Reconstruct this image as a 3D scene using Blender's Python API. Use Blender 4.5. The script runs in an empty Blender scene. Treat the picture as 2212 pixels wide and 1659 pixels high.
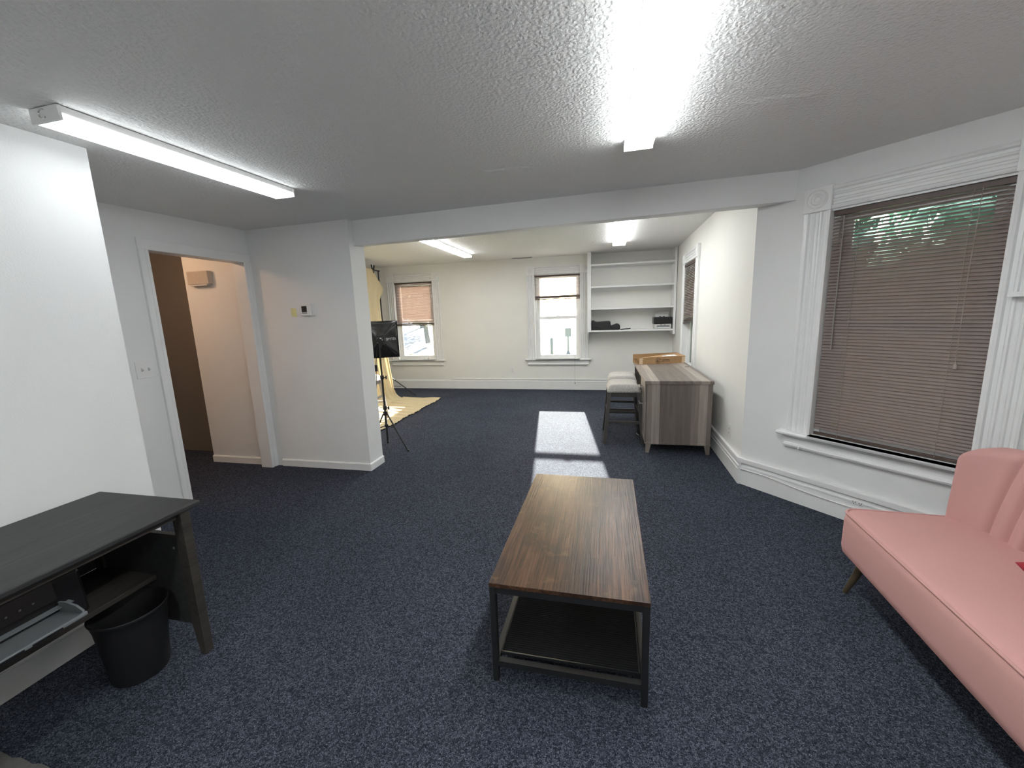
import bpy, bmesh, math, random
from mathutils import Matrix, Vector
random.seed(7)
PI = math.pi
sc = bpy.context.scene
COL = sc.collection

# ---------------------------------------------------------------- camera, world, sun, exposure
cam_d = bpy.data.cameras.new('camera')
cam_d.sensor_fit = 'HORIZONTAL'
cam_d.sensor_width = 36.0
cam_d.lens = 876.4 / 2212 * 36.0
cam_d.clip_start = 0.02
cam = bpy.data.objects.new('camera', cam_d)
COL.objects.link(cam)
sc.camera = cam
yaw, pit, rol = math.radians(12.906), math.radians(9.919), math.radians(1.903)
fw = Vector((-math.sin(yaw) * math.cos(pit), math.cos(yaw) * math.cos(pit), -math.sin(pit)))
rt = Vector((math.cos(yaw), math.sin(yaw), 0))
dn = fw.cross(rt)
r2 = rt * math.cos(rol) + dn * math.sin(rol)
d2 = dn * math.cos(rol) - rt * math.sin(rol)
m = Matrix((r2, -d2, -fw)).transposed().to_4x4()
m.translation = (0, 0, 1.5)
cam.matrix_world = m

SUN_DIR = Vector((0.13, -1.0, -0.362)).normalized()      # the way the light travels
w = bpy.data.worlds.new('sky'); sc.world = w; w.use_nodes = True
wn = w.node_tree
bg = wn.nodes['Background']
sky = wn.nodes.new('ShaderNodeTexSky')
sky.sky_type = 'NISHITA'
sky.sun_disc = False
sky.sun_elevation = math.asin(-SUN_DIR.z)
sky.sun_rotation = math.atan2(-SUN_DIR.x, -SUN_DIR.y)
sky.air_density = 1.0; sky.dust_density = 2.0
wn.links.new(sky.outputs[0], bg.inputs[0])
bg.inputs[1].default_value = 0.5
sun_d = bpy.data.lights.new('sun', 'SUN')
sun_d.energy = 34.0
sun_d.color = (1.0, 0.95, 0.87)
sun_d.angle = math.radians(0.6)
sun = bpy.data.objects.new('sun', sun_d); COL.objects.link(sun)
sun.rotation_euler = SUN_DIR.to_track_quat('-Z', 'Y').to_euler()
sun.location = (-3, 20, 9)
LAMP = 19.5
vs = sc.view_settings
vs.view_transform = 'Standard'; vs.look = 'None'; vs.exposure = 1.02; vs.gamma = 1.0
vs.use_curve_mapping = False

# ---------------------------------------------------------------- materials
M = {}
def new_mat(name):
    mt = bpy.data.materials.new(name); mt.use_nodes = True
    M[name] = mt
    nt = mt.node_tree
    return mt, nt, nt.nodes['Principled BSDF']
def N(nt, t, **kw):
    n = nt.nodes.new(t)
    for k, v in kw.items():
        if k in ('operation', 'data_type', 'blend_type', 'feature', 'noise_dimensions', 'wave_type', 'bands_direction', 'distance', 'voronoi_dimensions'):
            setattr(n, k, v)
        else:
            n.inputs[k].default_value = v
    return n
def coords(nt, scale=(1, 1, 1)):
    tc = nt.nodes.new('ShaderNodeTexCoord'); mp = nt.nodes.new('ShaderNodeMapping')
    mp.inputs['Scale'].default_value = scale
    nt.links.new(tc.outputs['Object'], mp.inputs[0])
    return mp.outputs[0]
def ramp(nt, fac, stops):
    r = nt.nodes.new('ShaderNodeValToRGB')
    while len(r.color_ramp.elements) < len(stops): r.color_ramp.elements.new(0.5)
    for e, (p, c) in zip(r.color_ramp.elements, stops):
        e.position = p; e.color = (*c, 1) if len(c) == 3 else c
    nt.links.new(fac, r.inputs[0])
    return r.outputs[0]
def mixc(nt, fac, a, b, mode='MIX'):
    mx = nt.nodes.new('ShaderNodeMix'); mx.data_type = 'RGBA'; mx.blend_type = mode
    for s, v in ((0, fac), (6, a), (7, b)):
        if isinstance(v, (int, float)): mx.inputs[s].default_value = v
        elif isinstance(v, tuple): mx.inputs[s].default_value = (*v, 1)
        else: nt.links.new(v, mx.inputs[s])
    return mx.outputs[2]
def bump(nt, bs, height, dist, strength=1.0):
    b = nt.nodes.new('ShaderNodeBump')
    b.inputs['Strength'].default_value = strength
    b.inputs['Distance'].default_value = dist
    nt.links.new(height, b.inputs['Height']); nt.links.new(b.outputs[0], bs.inputs['Normal'])
def noise(nt, vec, scale, detail=3, rough=0.5, dist=0.0):
    n = N(nt, 'ShaderNodeTexNoise', Scale=scale, Detail=detail, Roughness=rough, Distortion=dist)
    nt.links.new(vec, n.inputs['Vector']); return n.outputs[0]

def plain(name, col, rough=0.5, metal=0.0, var=0.06, vscale=30, bmp=0.0, bscale=200, spec=0.5, sheen=0.0):
    mt, nt, bs = new_mat(name)
    bs.inputs['Roughness'].default_value = rough; bs.inputs['Metallic'].default_value = metal
    bs.inputs['Specular IOR Level'].default_value = spec
    v = coords(nt)
    f = noise(nt, v, vscale, 3)
    lo = tuple(max(0, c * (1 - var)) for c in col); hi = tuple(min(1, c * (1 + var)) for c in col)
    nt.links.new(ramp(nt, f, [(0.3, lo), (0.7, hi)]), bs.inputs['Base Color'])
    if bmp: bump(nt, bs, noise(nt, v, bscale, 2), bmp)
    if sheen:
        bs.inputs['Sheen Weight'].default_value = sheen; bs.inputs['Sheen Roughness'].default_value = 0.4
    return mt

plain('wall', (0.78, 0.785, 0.78), 0.6, var=0.015, vscale=3, bmp=0.0008, bscale=160, spec=0.3)
plain('wall_cream', (0.79, 0.785, 0.745), 0.6, var=0.015, vscale=3, bmp=0.0008, bscale=160, spec=0.3)
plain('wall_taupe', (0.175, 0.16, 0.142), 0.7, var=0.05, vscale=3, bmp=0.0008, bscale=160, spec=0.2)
plain('trim', (0.80, 0.805, 0.80), 0.35, var=0.015, vscale=8)
plain('white_plastic', (0.78, 0.78, 0.77), 0.35, var=0.01)
plain('white_metal', (0.75, 0.75, 0.74), 0.4, var=0.01)
plain('black_metal', (0.012, 0.013, 0.014), 0.45, var=0.1)
plain('black_plastic', (0.010, 0.010, 0.011), 0.35, var=0.1)
plain('matte_black_plastic', (0.008, 0.008, 0.009), 0.55, var=0.1, bmp=0.0004, bscale=500)
plain('black_cloth', (0.010, 0.010, 0.011), 0.55, var=0.2, bmp=0.002, bscale=25)
plain('softbox_cloth', (0.012, 0.012, 0.013), 0.38, var=0.2, bmp=0.006, bscale=14)
plain('grey_plastic', (0.21, 0.225, 0.235), 0.45, var=0.03)
plain('pale_plastic', (0.62, 0.62, 0.61), 0.4, var=0.02)
plain('chrome', (0.70, 0.70, 0.70), 0.25, 1.0, var=0.02)
plain('brass_leg', (0.10, 0.075, 0.045), 0.35, 0.3, var=0.1)
plain('stool_wood', (0.055, 0.05, 0.046), 0.5, var=0.15, vscale=20)
plain('stool_wood_light', (0.30, 0.27, 0.24), 0.55, var=0.12, vscale=20)
plain('note_paper', (0.75, 0.72, 0.36), 0.7, var=0.03)
plain('white_paper', (0.80, 0.80, 0.79), 0.6, var=0.02)
plain('ink', (0.06, 0.04, 0.03), 0.7, var=0.1)
plain('mesh_black', (0.012, 0.0125, 0.014), 0.9, var=0.1, spec=0.1)
plain('shaded_cream', (0.50, 0.45, 0.39), 0.5, var=0.03)  # chime cover: shade on its front is put into the base colour
plain('screen', (0.02, 0.025, 0.025), 0.2, var=0.1)
plain('white_print', (0.75, 0.75, 0.75), 0.5, var=0.02)
plain('tape', (0.62, 0.47, 0.32), 0.3, var=0.05)
plain('nickel', (0.5, 0.48, 0.45), 0.35, 1.0)
plain('asphalt', (0.30, 0.29, 0.28), 0.9, var=0.35, vscale=1.5)
plain('grass', (0.20, 0.23, 0.10), 0.9, var=0.5, vscale=5)
plain('bark', (0.22, 0.20, 0.18), 0.9, var=0.3, vscale=12)
plain('post_paint', (0.16, 0.165, 0.17), 0.7, var=0.2)
plain('floor_mat', (0.105, 0.10, 0.095), 0.95, var=0.12, vscale=60, bmp=0.002, bscale=300)
plain('clapboard', (0.42, 0.45, 0.48), 0.7, var=0.04)

mt, nt, bs = new_mat('ceiling_paint')
v = coords(nt)
bs.inputs['Roughness'].default_value = 0.75; bs.inputs['Specular IOR Level'].default_value = 0.25
bs.inputs['Base Color'].default_value = (0.82, 0.82, 0.805, 1)
vo = N(nt, 'ShaderNodeTexVoronoi', Scale=75.0); vo.feature = 'SMOOTH_F1'; nt.links.new(v, vo.inputs['Vector'])
nz = noise(nt, v, 120, 4, 0.6)
mm = N(nt, 'ShaderNodeMath', operation='MULTIPLY'); nt.links.new(vo.outputs['Distance'], mm.inputs[0]); nt.links.new(nz, mm.inputs[1])
bump(nt, bs, mm.outputs[0], 0.012, 0.85)

mt, nt, bs = new_mat('carpet')
v = coords(nt)
vo = N(nt, 'ShaderNodeTexVoronoi', Scale=150.0); nt.links.new(v, vo.inputs['Vector'])
n1 = noise(nt, v, 260, 3, 0.7)
n2 = noise(nt, v, 1.3, 3, 0.5)
c1 = ramp(nt, n1, [(0.30, (0.006, 0.008, 0.013)), (0.5, (0.038, 0.043, 0.060)), (0.66, (0.140, 0.152, 0.182)), (0.80, (0.33, 0.345, 0.38))])
sp = N(nt, 'ShaderNodeSeparateColor'); nt.links.new(vo.outputs['Color'], sp.inputs[0])
c2 = ramp(nt, sp.outputs[0], [(0.0, (0.35, 0.36, 0.40)), (0.5, (0.85, 0.87, 0.92)), (1.0, (1.65, 1.65, 1.6))])
c3 = mixc(nt, 1.0, c1, c2, 'MULTIPLY')
c4 = ramp(nt, n2, [(0.3, (0.9, 0.9, 0.9)), (0.7, (1.1, 1.1, 1.1))])
nt.links.new(mixc(nt, 1.0, c3, c4, 'MULTIPLY'), bs.inputs['Base Color'])
bs.inputs['Roughness'].default_value = 1.0; bs.inputs['Specular IOR Level'].default_value = 0.1
bump(nt, bs, n1, 0.006, 0.7)

def wood(name, stops, grain=(26, 1.2, 26), rough=0.4, patch=None, bmp=0.0006, spec=0.5, fine=0.35):
    mt, nt, bs = new_mat(name)
    v = coords(nt, grain); v0 = coords(nt)
    f = noise(nt, v, 1.0, 6, 0.65, 0.6)
    c = ramp(nt, f, stops)
    vf = coords(nt, (grain[0] * 9, grain[1] * 5, grain[2] * 9))
    g = noise(nt, vf, 1.0, 3, 0.6)
    c = mixc(nt, fine, c, ramp(nt, g, [(0.35, (0.25, 0.25, 0.25)), (0.6, (1.1, 1.1, 1.1))]), 'MULTIPLY')
    if patch:
        for sc_, lo, hi, colr in patch:
            p = noise(nt, v0, sc_, 4, 0.6, 0.4)
            c = mixc(nt, ramp(nt, p, [(lo, (0, 0, 0)), (hi, (1, 1, 1))]), c, colr)
    nt.links.new(c, bs.inputs['Base Color'])
    bs.inputs['Roughness'].default_value = rough; bs.inputs['Specular IOR Level'].default_value = spec
    bump(nt, bs, g, bmp)
    return mt
wood('rustic_wood', [(0.25, (0.016, 0.009, 0.006)), (0.45, (0.050, 0.024, 0.013)), (0.6, (0.098, 0.048, 0.025)), (0.78, (0.15, 0.082, 0.042))],
     grain=(16, 0.9, 16), rough=0.33, patch=[(4.0, 0.50, 0.72, (0.018, 0.010, 0.008)), (8.5, 0.61, 0.78, (0.120, 0.070, 0.032)), (13.0, 0.64, 0.76, (0.016, 0.010, 0.008))], fine=0.8, bmp=0.0012, spec=0.34)
wood('black_wood', [(0.3, (0.022, 0.022, 0.023)), (0.6, (0.040, 0.040, 0.041)), (0.8, (0.06, 0.06, 0.06))], grain=(30, 1.5, 30), rough=0.5, spec=0.35)
wood('brown_black_wood', [(0.3, (0.030, 0.026, 0.022)), (0.7, (0.06, 0.053, 0.046))], grain=(30, 1.5, 30), rough=0.5, spec=0.35)

def plank_wood(name, axis, wid, grain):
    mt, nt, bs = new_mat(name)
    tc = coords(nt)
    sx = nt.nodes.new('ShaderNodeSeparateXYZ'); nt.links.new(tc, sx.inputs[0])
    d = N(nt, 'ShaderNodeMath', operation='DIVIDE'); nt.links.new(sx.outputs[axis], d.inputs[0]); d.inputs[1].default_value = wid * .72
    nw = noise(nt, tc, 0.5, 1)
    ad = N(nt, 'ShaderNodeMath', operation='ADD'); nt.links.new(d.outputs[0], ad.inputs[0]); ad.inputs[1].default_value = 40.3
    fl = N(nt, 'ShaderNodeMath', operation='FLOOR'); nt.links.new(ad.outputs[0], fl.inputs[0])
    wnz = nt.nodes.new('ShaderNodeTexWhiteNoise'); wnz.noise_dimensions = '1D'; nt.links.new(fl.outputs[0], wnz.inputs['W'])
    base = ramp(nt, wnz.outputs[0], [(0.0, (0.14, 0.115, 0.098)), (0.5, (0.225, 0.192, 0.165)), (1.0, (0.38, 0.33, 0.285))])
    g = noise(nt, coords(nt, grain), 1.0, 5, 0.65, 0.5)
    c = mixc(nt, 0.7, base, ramp(nt, g, [(0.3, (0.55, 0.55, 0.55)), (0.7, (1.2, 1.2, 1.2))]), 'MULTIPLY')
    nt.links.new(c, bs.inputs['Base Color']); bs.inputs['Roughness'].default_value = 0.45
plank_wood('desk_top_wood', 0, 0.11, (22, 1.3, 22))
plank_wood('desk_side_wood', 0, 0.105, (22, 22, 1.3))
plank_wood('desk_front_wood', 1, 0.12, (22, 22, 1.3))

def fabric(name, col, var, scale, rough=0.9, sheen=0.3, bmp=0.001, stretch=(1, 1, 1)):
    mt, nt, bs = new_mat(name)
    v = coords(nt, stretch)
    f = noise(nt, v, scale, 3, 0.7)
    nt.links.new(ramp(nt, f, [(0.3, tuple(c * (1 - var) for c in col)), (0.7, tuple(min(1, c * (1 + var)) for c in col))]), bs.inputs['Base Color'])
    bs.inputs['Roughness'].default_value = rough
    bs.inputs['Sheen Weight'].default_value = sheen; bs.inputs['Sheen Roughness'].default_value = 0.35
    bs.inputs['Sheen Tint'].default_value = (*[min(1, c * 1.4) for c in col], 1)
    bs.inputs['Specular IOR Level'].default_value = 0.15
    bump(nt, bs, f, bmp)
fabric('pink_velvet', (0.50, 0.275, 0.26), 0.05, 500, 0.85, 0.45, 0.0004)
fabric('stool_fabric', (0.36, 0.345, 0.32), 0.42, 120, 0.95, 0.1, 0.001, (1, 2.5, 1))
fabric('red_cushion', (0.30, 0.035, 0.045), 0.1, 300, 0.9, 0.3, 0.001)
fabric('cream_embroidery', (0.72, 0.62, 0.48), 0.08, 300, 0.9, 0.2, 0.001)

def card_mat():
    mt, nt, bs = new_mat('cardboard')
    v = coords(nt)
    f = noise(nt, v, 8, 4); g = noise(nt, coords(nt, (120, 8, 8)), 1.0, 2)
    c = ramp(nt, f, [(0.3, (0.34, 0.20, 0.095)), (0.7, (0.43, 0.26, 0.125))])
    c = mixc(nt, 0.3, c, ramp(nt, g, [(0.3, (0.8, 0.8, 0.8)), (0.7, (1.1, 1.1, 1.1))]), 'MULTIPLY')
    nt.links.new(c, bs.inputs['Base Color']); bs.inputs['Roughness'].default_value = 0.8
card_mat()

def sheer(name, col, trans, tcol, rough=0.7, var=0.05, vscale=40):
    mt, nt, bs = new_mat(name)
    v = coords(nt); f = noise(nt, v, vscale, 3)
    c = ramp(nt, f, [(0.3, tuple(x * (1 - var) for x in col)), (0.7, tuple(x * (1 + var) for x in col))])
    nt.links.new(c, bs.inputs['Base Color']); bs.inputs['Roughness'].default_value = rough
    bs.inputs['Specular IOR Level'].default_value = 0.3
    tr = nt.nodes.new('ShaderNodeBsdfTranslucent'); tr.inputs[0].default_value = (*tcol, 1)
    mx = nt.nodes.new('ShaderNodeMixShader'); mx.inputs[0].default_value = trans
    out = nt.nodes['Material Output']
    nt.links.new(bs.outputs[0], mx.inputs[1]); nt.links.new(tr.outputs[0], mx.inputs[2]); nt.links.new(mx.outputs[0], out.inputs[0])
sheer('blind_slat', (0.32, 0.268, 0.248), 0.30, (0.50, 0.36, 0.30), 0.45)
plain('blind_rail', (0.085, 0.055, 0.045), 0.45, var=0.08)
plain('blind_cord', (0.34, 0.29, 0.26), 0.8, var=0.05)
sheer('clear_wand', (0.45, 0.42, 0.40), 0.4, (0.5, 0.45, 0.42), 0.2)
sheer('backdrop_muslin', (0.76, 0.66, 0.44), 0.35, (0.85, 0.72, 0.48), 0.9, 0.03, 6)
sheer('leaf', (0.20, 0.23, 0.17), 0.5, (0.50, 0.52, 0.36), 0.5, 0.3, 2)
sheer('leaf_teal', (0.17, 0.29, 0.24), 0.45, (0.34, 0.54, 0.45), 0.5, 0.3, 2)

mt, nt, bs = new_mat('glass')
tp = nt.nodes.new('ShaderNodeBsdfTransparent'); tp.inputs[0].default_value = (0.95, 0.97, 0.965, 1)
gl = nt.nodes.new('ShaderNodeBsdfGlossy'); gl.inputs['Roughness'].default_value = 0.02
fr = nt.nodes.new('ShaderNodeFresnel'); fr.inputs[0].default_value = 1.45
mx = nt.nodes.new('ShaderNodeMixShader')
nt.links.new(fr.outputs[0], mx.inputs[0]); nt.links.new(tp.outputs[0], mx.inputs[1]); nt.links.new(gl.outputs[0], mx.inputs[2])
nt.links.new(mx.outputs[0], nt.nodes['Material Output'].inputs[0])

def emis(name, col, strength):
    mt, nt, bs = new_mat(name)
    bs.inputs['Base Color'].default_value = (0.8, 0.8, 0.8, 1)
    v = coords(nt, (1, 1, 1))
    f = N(nt, 'ShaderNodeTexWave', Scale=180.0, Distortion=0.0); f.bands_direction = 'Y'
    nt.links.new(v, f.inputs['Vector'])
    nt.links.new(ramp(nt, f.outputs[0], [(0, tuple(c * 0.93 for c in col)), (1, col)]), bs.inputs['Emission Color'])
    bs.inputs['Emission Strength'].default_value = strength
emis('lamp_lens', (0.95, 0.985, 1.0), LAMP)
emis('lamp_lens_far', (0.97, 0.985, 0.99), LAMP * 0.70)
emis('lamp_lens_dim', (0.94, 0.98, 1.0), LAMP * 0.29)  # lower output keeps the near left wall from burning out
emis('hall_globe', (1.0, 0.62, 0.38), 34.0)
sheer('diffuser_cloth', (0.8, 0.8, 0.8), 0.5, (0.8, 0.8, 0.8), 0.9)

# ---------------------------------------------------------------- mesh helpers
class MB:
    def __init__(s): s.v = []; s.f = []
    def add(s, vs_, fs):
        o = len(s.v); s.v += [tuple(p) for p in vs_]; s.f += [tuple(i + o for i in f) for f in fs]; return s
    def box(s, x0, x1, y0, y1, z0, z1):
        return s.hexa([(x0, y0, z0), (x1, y0, z0), (x1, y1, z0), (x0, y1, z0), (x0, y0, z1), (x1, y0, z1), (x1, y1, z1), (x0, y1, z1)])
    def hexa(s, p):
        return s.add(p, [(0, 3, 2, 1), (4, 5, 6, 7), (0, 1, 5, 4), (1, 2, 6, 5), (2, 3, 7, 6), (3, 0, 4, 7)])
    def prism(s, prof, axis, a, b):
        # prof: 2D points; axis 'z': (x,y), 'x': (y,z), 'y': (x,z)
        def P(q, t):
            return {'z': (q[0], q[1], t), 'x': (t, q[0], q[1]), 'y': (q[0], t, q[1])}[axis]
        n = len(prof)
        return s.add([P(q, a) for q in prof] + [P(q, b) for q in prof],
                     [tuple(range(n))[::-1], tuple(range(n, 2 * n))] + [(i, (i + 1) % n, n + (i + 1) % n, n + i) for i in range(n)])
    def tube(s, pts, r, n=8, cap=True):
        pts = [Vector(p) for p in pts]; rs = r if isinstance(r, (list, tuple)) else [r] * len(pts)
        vs_ = []; fs = []; up0 = None
        for i, p in enumerate(pts):
            d = (pts[min(i + 1, len(pts) - 1)] - pts[max(i - 1, 0)]).normalized()
            if up0 is None:
                up0 = d.orthogonal().normalized()
            up = (up0 - d * up0.dot(d)).normalized(); up0 = up
            sd = d.cross(up)
            for k in range(n):
                a = 2 * PI * k / n
                vs_.append(p + (up * math.cos(a) + sd * math.sin(a)) * rs[i])
        for i in range(len(pts) - 1):
            for k in range(n):
                fs.append((i * n + k, i * n + (k + 1) % n, (i + 1) * n + (k + 1) % n, (i + 1) * n + k))
        if cap:
            fs.append(tuple(range(n))[::-1]); fs.append(tuple(range((len(pts) - 1) * n, len(pts) * n)))
        return s.add(vs_, fs)
    def lathe(s, prof, c=(0, 0, 0), n=24, axis='z'):
        vs_ = []; fs = []
        for r, h in prof:
            for k in range(n):
                a = 2 * PI * k / n; q = (r * math.cos(a), r * math.sin(a), h)
                if axis == 'y': q = (q[0], q[2], q[1])
                if axis == 'x': q = (q[2], q[0], q[1])
                vs_.append((q[0] + c[0], q[1] + c[1], q[2] + c[2]))
        for i in range(len(prof) - 1):
            for k in range(n):
                fs.append((i * n + k, i * n + (k + 1) % n, (i + 1) * n + (k + 1) % n, (i + 1) * n + k))
        fs.append(tuple(range(n))[::-1]); fs.append(tuple(range((len(prof) - 1) * n, len(prof) * n)))
        return s.add(vs_, fs)
    def grid(s, fn, nu, nv, closed_u=False):
        vs_ = [fn(i / nu, j / nv) for j in range(nv + 1) for i in range(nu + 1)]
        W = nu + 1
        return s.add(vs_, [(j * W + i, j * W + i + 1, (j + 1) * W + i + 1, (j + 1) * W + i) for j in range(nv) for i in range(nu)])
    def build(s, name, mat, parent=None, world=False, bevel=0, smooth=False, segs=2):
        off = Vector(parent.location) if (parent is not None and world) else Vector((0, 0, 0))
        me = bpy.data.meshes.new(name)
        me.from_pydata([tuple(Vector(p) - off) for p in s.v], [], s.f)
        bm = bmesh.new(); bm.from_mesh(me)
        bmesh.ops.recalc_face_normals(bm, faces=bm.faces)
        if bevel:
            es = [e for e in bm.edges if len(e.link_faces) == 2 and e.calc_face_angle(0) > 0.5]
            bmesh.ops.bevel(bm, geom=es, offset=bevel, segments=segs, affect='EDGES', profile=0.5)
        if smooth:
            for f in bm.faces: f.smooth = True
        bm.to_mesh(me); bm.free()
        if smooth and smooth != 'all':
            me.set_sharp_from_angle(angle=math.radians(40))
        me.materials.append(M[mat])
        o = bpy.data.objects.new(name, me); COL.objects.link(o)
        if parent is not None: o.parent = parent
        return o

def tag(o, label=None, cat=None, group=None, kind=None):
    if label: o['label'] = label
    if cat: o['category'] = cat
    if group: o['group'] = group
    if kind: o['kind'] = kind
    return o
def thing(name, label, cat, loc=(0, 0, 0), rz=0.0, group=None, kind=None):
    o = bpy.data.objects.new(name, None); COL.objects.link(o)
    o.empty_display_size = 0.1
    o.location = loc; o.rotation_euler = (0, 0, rz)
    return tag(o, label, cat, group, kind)
def struct(o, label=None, cat=None):
    return tag(o, label, cat, kind='structure')
def link_copy(o, parent, loc=None, rot=None):
    c = o.copy(); COL.objects.link(c); c.parent = parent
    if loc is not None: c.location = loc
    if rot is not None: c.rotation_euler = rot
    return c
def copy_tree(o, parent=None):
    c = o.copy(); COL.objects.link(c); c.parent = parent
    for ch in list(o.children): copy_tree(ch, c)
    return c
def frame(P, d):
    return (P[0], P[1], 0), math.atan2(d[1], d[0])

# ---------------------------------------------------------------- the setting
YF = 7.80
def ceil_z(x, y): return 2.327 + 0.013 * x + 0.023 * y
# floor
struct(MB().box(-6.0, 2.9, -1.7, 8.0, -0.12, 0.0).build('floor', 'carpet'), 'navy speckled loop carpet covering the whole floor', 'floor')
# ceilings
cp = [(-3.6, -1.6), (2.7, -1.6), (2.7, 3.62), (-3.6, 3.62)]
mb = MB(); mb.hexa([(x, y, ceil_z(x, y)) for x, y in cp] + [(x, y, ceil_z(x, y) + 0.12) for x, y in cp])
struct(mb.build('ceiling', 'ceiling_paint'), 'grey-white stippled ceiling over the front room', 'ceiling')
struct(MB().box(-5.1, 1.5, 3.55, 8.0, 2.505, 2.65).build('ceiling', 'ceiling_paint'), 'stippled ceiling over the bright far room', 'ceiling')
struct(MB().box(-6.0, -3.42, 1.5, 3.9, 2.42, 2.55).build('ceiling', 'ceiling_paint'), 'low ceiling over the side hallway', 'ceiling')

def wall(name, P, d, L, z0, z1, th, holes, mat, label):
    """wall panel in a local frame: x along the wall, y into the room, so the panel fills y -th..0"""
    loc, rz = frame(P, d)
    mb = MB(); cuts = sorted(holes)
    x = 0.0
    for (a, b, za, zb) in cuts:
        mb.box(x, a, -th, 0, z0, z1)
        if za > z0: mb.box(a, b, -th, 0, z0, za)
        if zb < z1: mb.box(a, b, -th, 0, zb, z1)
        x = b
    mb.box(x, L, -th, 0, z0, z1)
    o = mb.build(name, mat)
    o.location = loc; o.rotation_euler = (0, 0, rz)
    return struct(o, label, 'wall')

# far wall frame: x_local = FX0 - X
FX0 = 1.25
def fx(X): return FX0 - X
W1 = (-4.201, -3.359); W2 = (-1.288, -0.434)
wall('wall_far', (FX0, YF), (-1, 0), 6.35, 0, 2.6, 0.2,
     [(fx(W2[1]) - .02, fx(W2[0]) + .02, 0.575, 2.20), (fx(W1[1]) - .02, fx(W1[0]) + .02, 0.575, 2.20)], 'wall_cream',
     'cream-white end wall with the two daylit windows')
struct(MB().box(-5.1, -4.90, 3.80, 7.80, 0, 2.6).build('wall_far_left', 'wall_cream'), 'left wall of the far room behind the cloth backdrop', 'wall')
RD = Vector((0.0165, 1.0)).normalized()
RP = (1.145, 3.635)
W3 = (2.20, 3.03)
wall('wall_right', RP, RD, 4.17, 0, 2.6, 0.16, [(W3[0] - .02, W3[1] + .02, 0.575, 2.14)], 'wall_cream',
     'white right wall of the far room beside the wooden desk')
BD = Vector((0.675, -0.737)).normalized()
BL = 1.62
BE = (RP[0] + BD.x * BL, RP[1] + BD.y * BL)
def bs_(s): return BL - s
W4 = (0.50, 1.295)
wall('wall_bay', BE, (-BD.x, -BD.y), BL, 0, 2.55, 0.16, [(bs_(W4[1]) - .02, bs_(W4[0]) + .02, 0.525, 2.12)], 'wall',
     'angled bay wall holding the large blind-covered window')
struct(MB().box(BE[0], BE[0] + .16, 0.55, BE[1] + 0.06, 0, 2.55).build('wall_bay_side', 'wall'), 'flat middle wall of the bay behind the sofa', 'wall')
mb = MB(); mb.hexa([(BE[0], .55, 0), (BE[0] + .16, .55, 0), (1.26, -.6, 0), (1.145, -.5, 0), (BE[0], .55, 2.55), (BE[0] + .16, .55, 2.55), (1.26, -.6, 2.55), (1.145, -.5, 2.55)])
struct(mb.build('wall_bay_near', 'wall'), 'near angled wall of the bay', 'wall')
struct(MB().box(1.145, 1.3, -1.6, -0.5, 0, 2.55).build('wall_right_near', 'wall'), 'right wall behind the camera', 'wall')
struct(MB().box(-2.6, 1.3, -1.72, -1.6, 0, 2.55).build('wall_back', 'wall'), 'back wall behind the camera', 'wall')
XL = -2.395
mb = MB(); mb.box(XL - .12, XL, -1.6, 1.6, 0, 2.5); mb.box(-3.48, XL - .12, 1.48, 1.6, 0, 2.5)
struct(mb.build('wall_near_left', 'wall'), 'bright white near wall on the left behind the black desk', 'wall')
XD = -3.36
mb = MB()
mb.box(XD - .12, XD, 1.6, 2.493, 0, 2.5); mb.box(XD - .12, XD, 3.375, 3.43, 0, 2.5); mb.box(XD - .12, XD, 2.493, 3.375, 2.077, 2.5)
struct(mb.build('wall_door', 'wall'), 'white wall with the cased doorway to the hall', 'wall')
YP = 3.43
struct(MB().box(-4.17, -2.256, YP, 3.665, 0, 2.6).build('wall_partition', 'wall'), 'white partition stub carrying the thermostat', 'wall')
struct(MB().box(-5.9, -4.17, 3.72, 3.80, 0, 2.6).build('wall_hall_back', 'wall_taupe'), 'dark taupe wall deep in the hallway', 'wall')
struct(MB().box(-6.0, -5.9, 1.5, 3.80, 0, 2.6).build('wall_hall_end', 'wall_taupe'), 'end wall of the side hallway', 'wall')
struct(MB().box(-5.9, -3.48, 1.5, 1.62, 0, 2.6).build('wall_hall_side', 'wall'), 'near side wall of the hallway', 'wall')
# beam (dropped header between the two rooms)
mb = MB(); mb.hexa([(-2.256, 3.50, 2.158), (1.335, 3.435, 2.222), (1.135, 3.635, 2.232), (-2.256, 3.66, 2.172),
                    (-2.256, 3.50, 2.6), (1.335, 3.435, 2.6), (1.135, 3.635, 2.6), (-2.256, 3.66, 2.6)])
struct(mb.build('wall_beam', 'wall', bevel=0.004), 'white dropped beam spanning the opening to the far room', 'beam')

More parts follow.
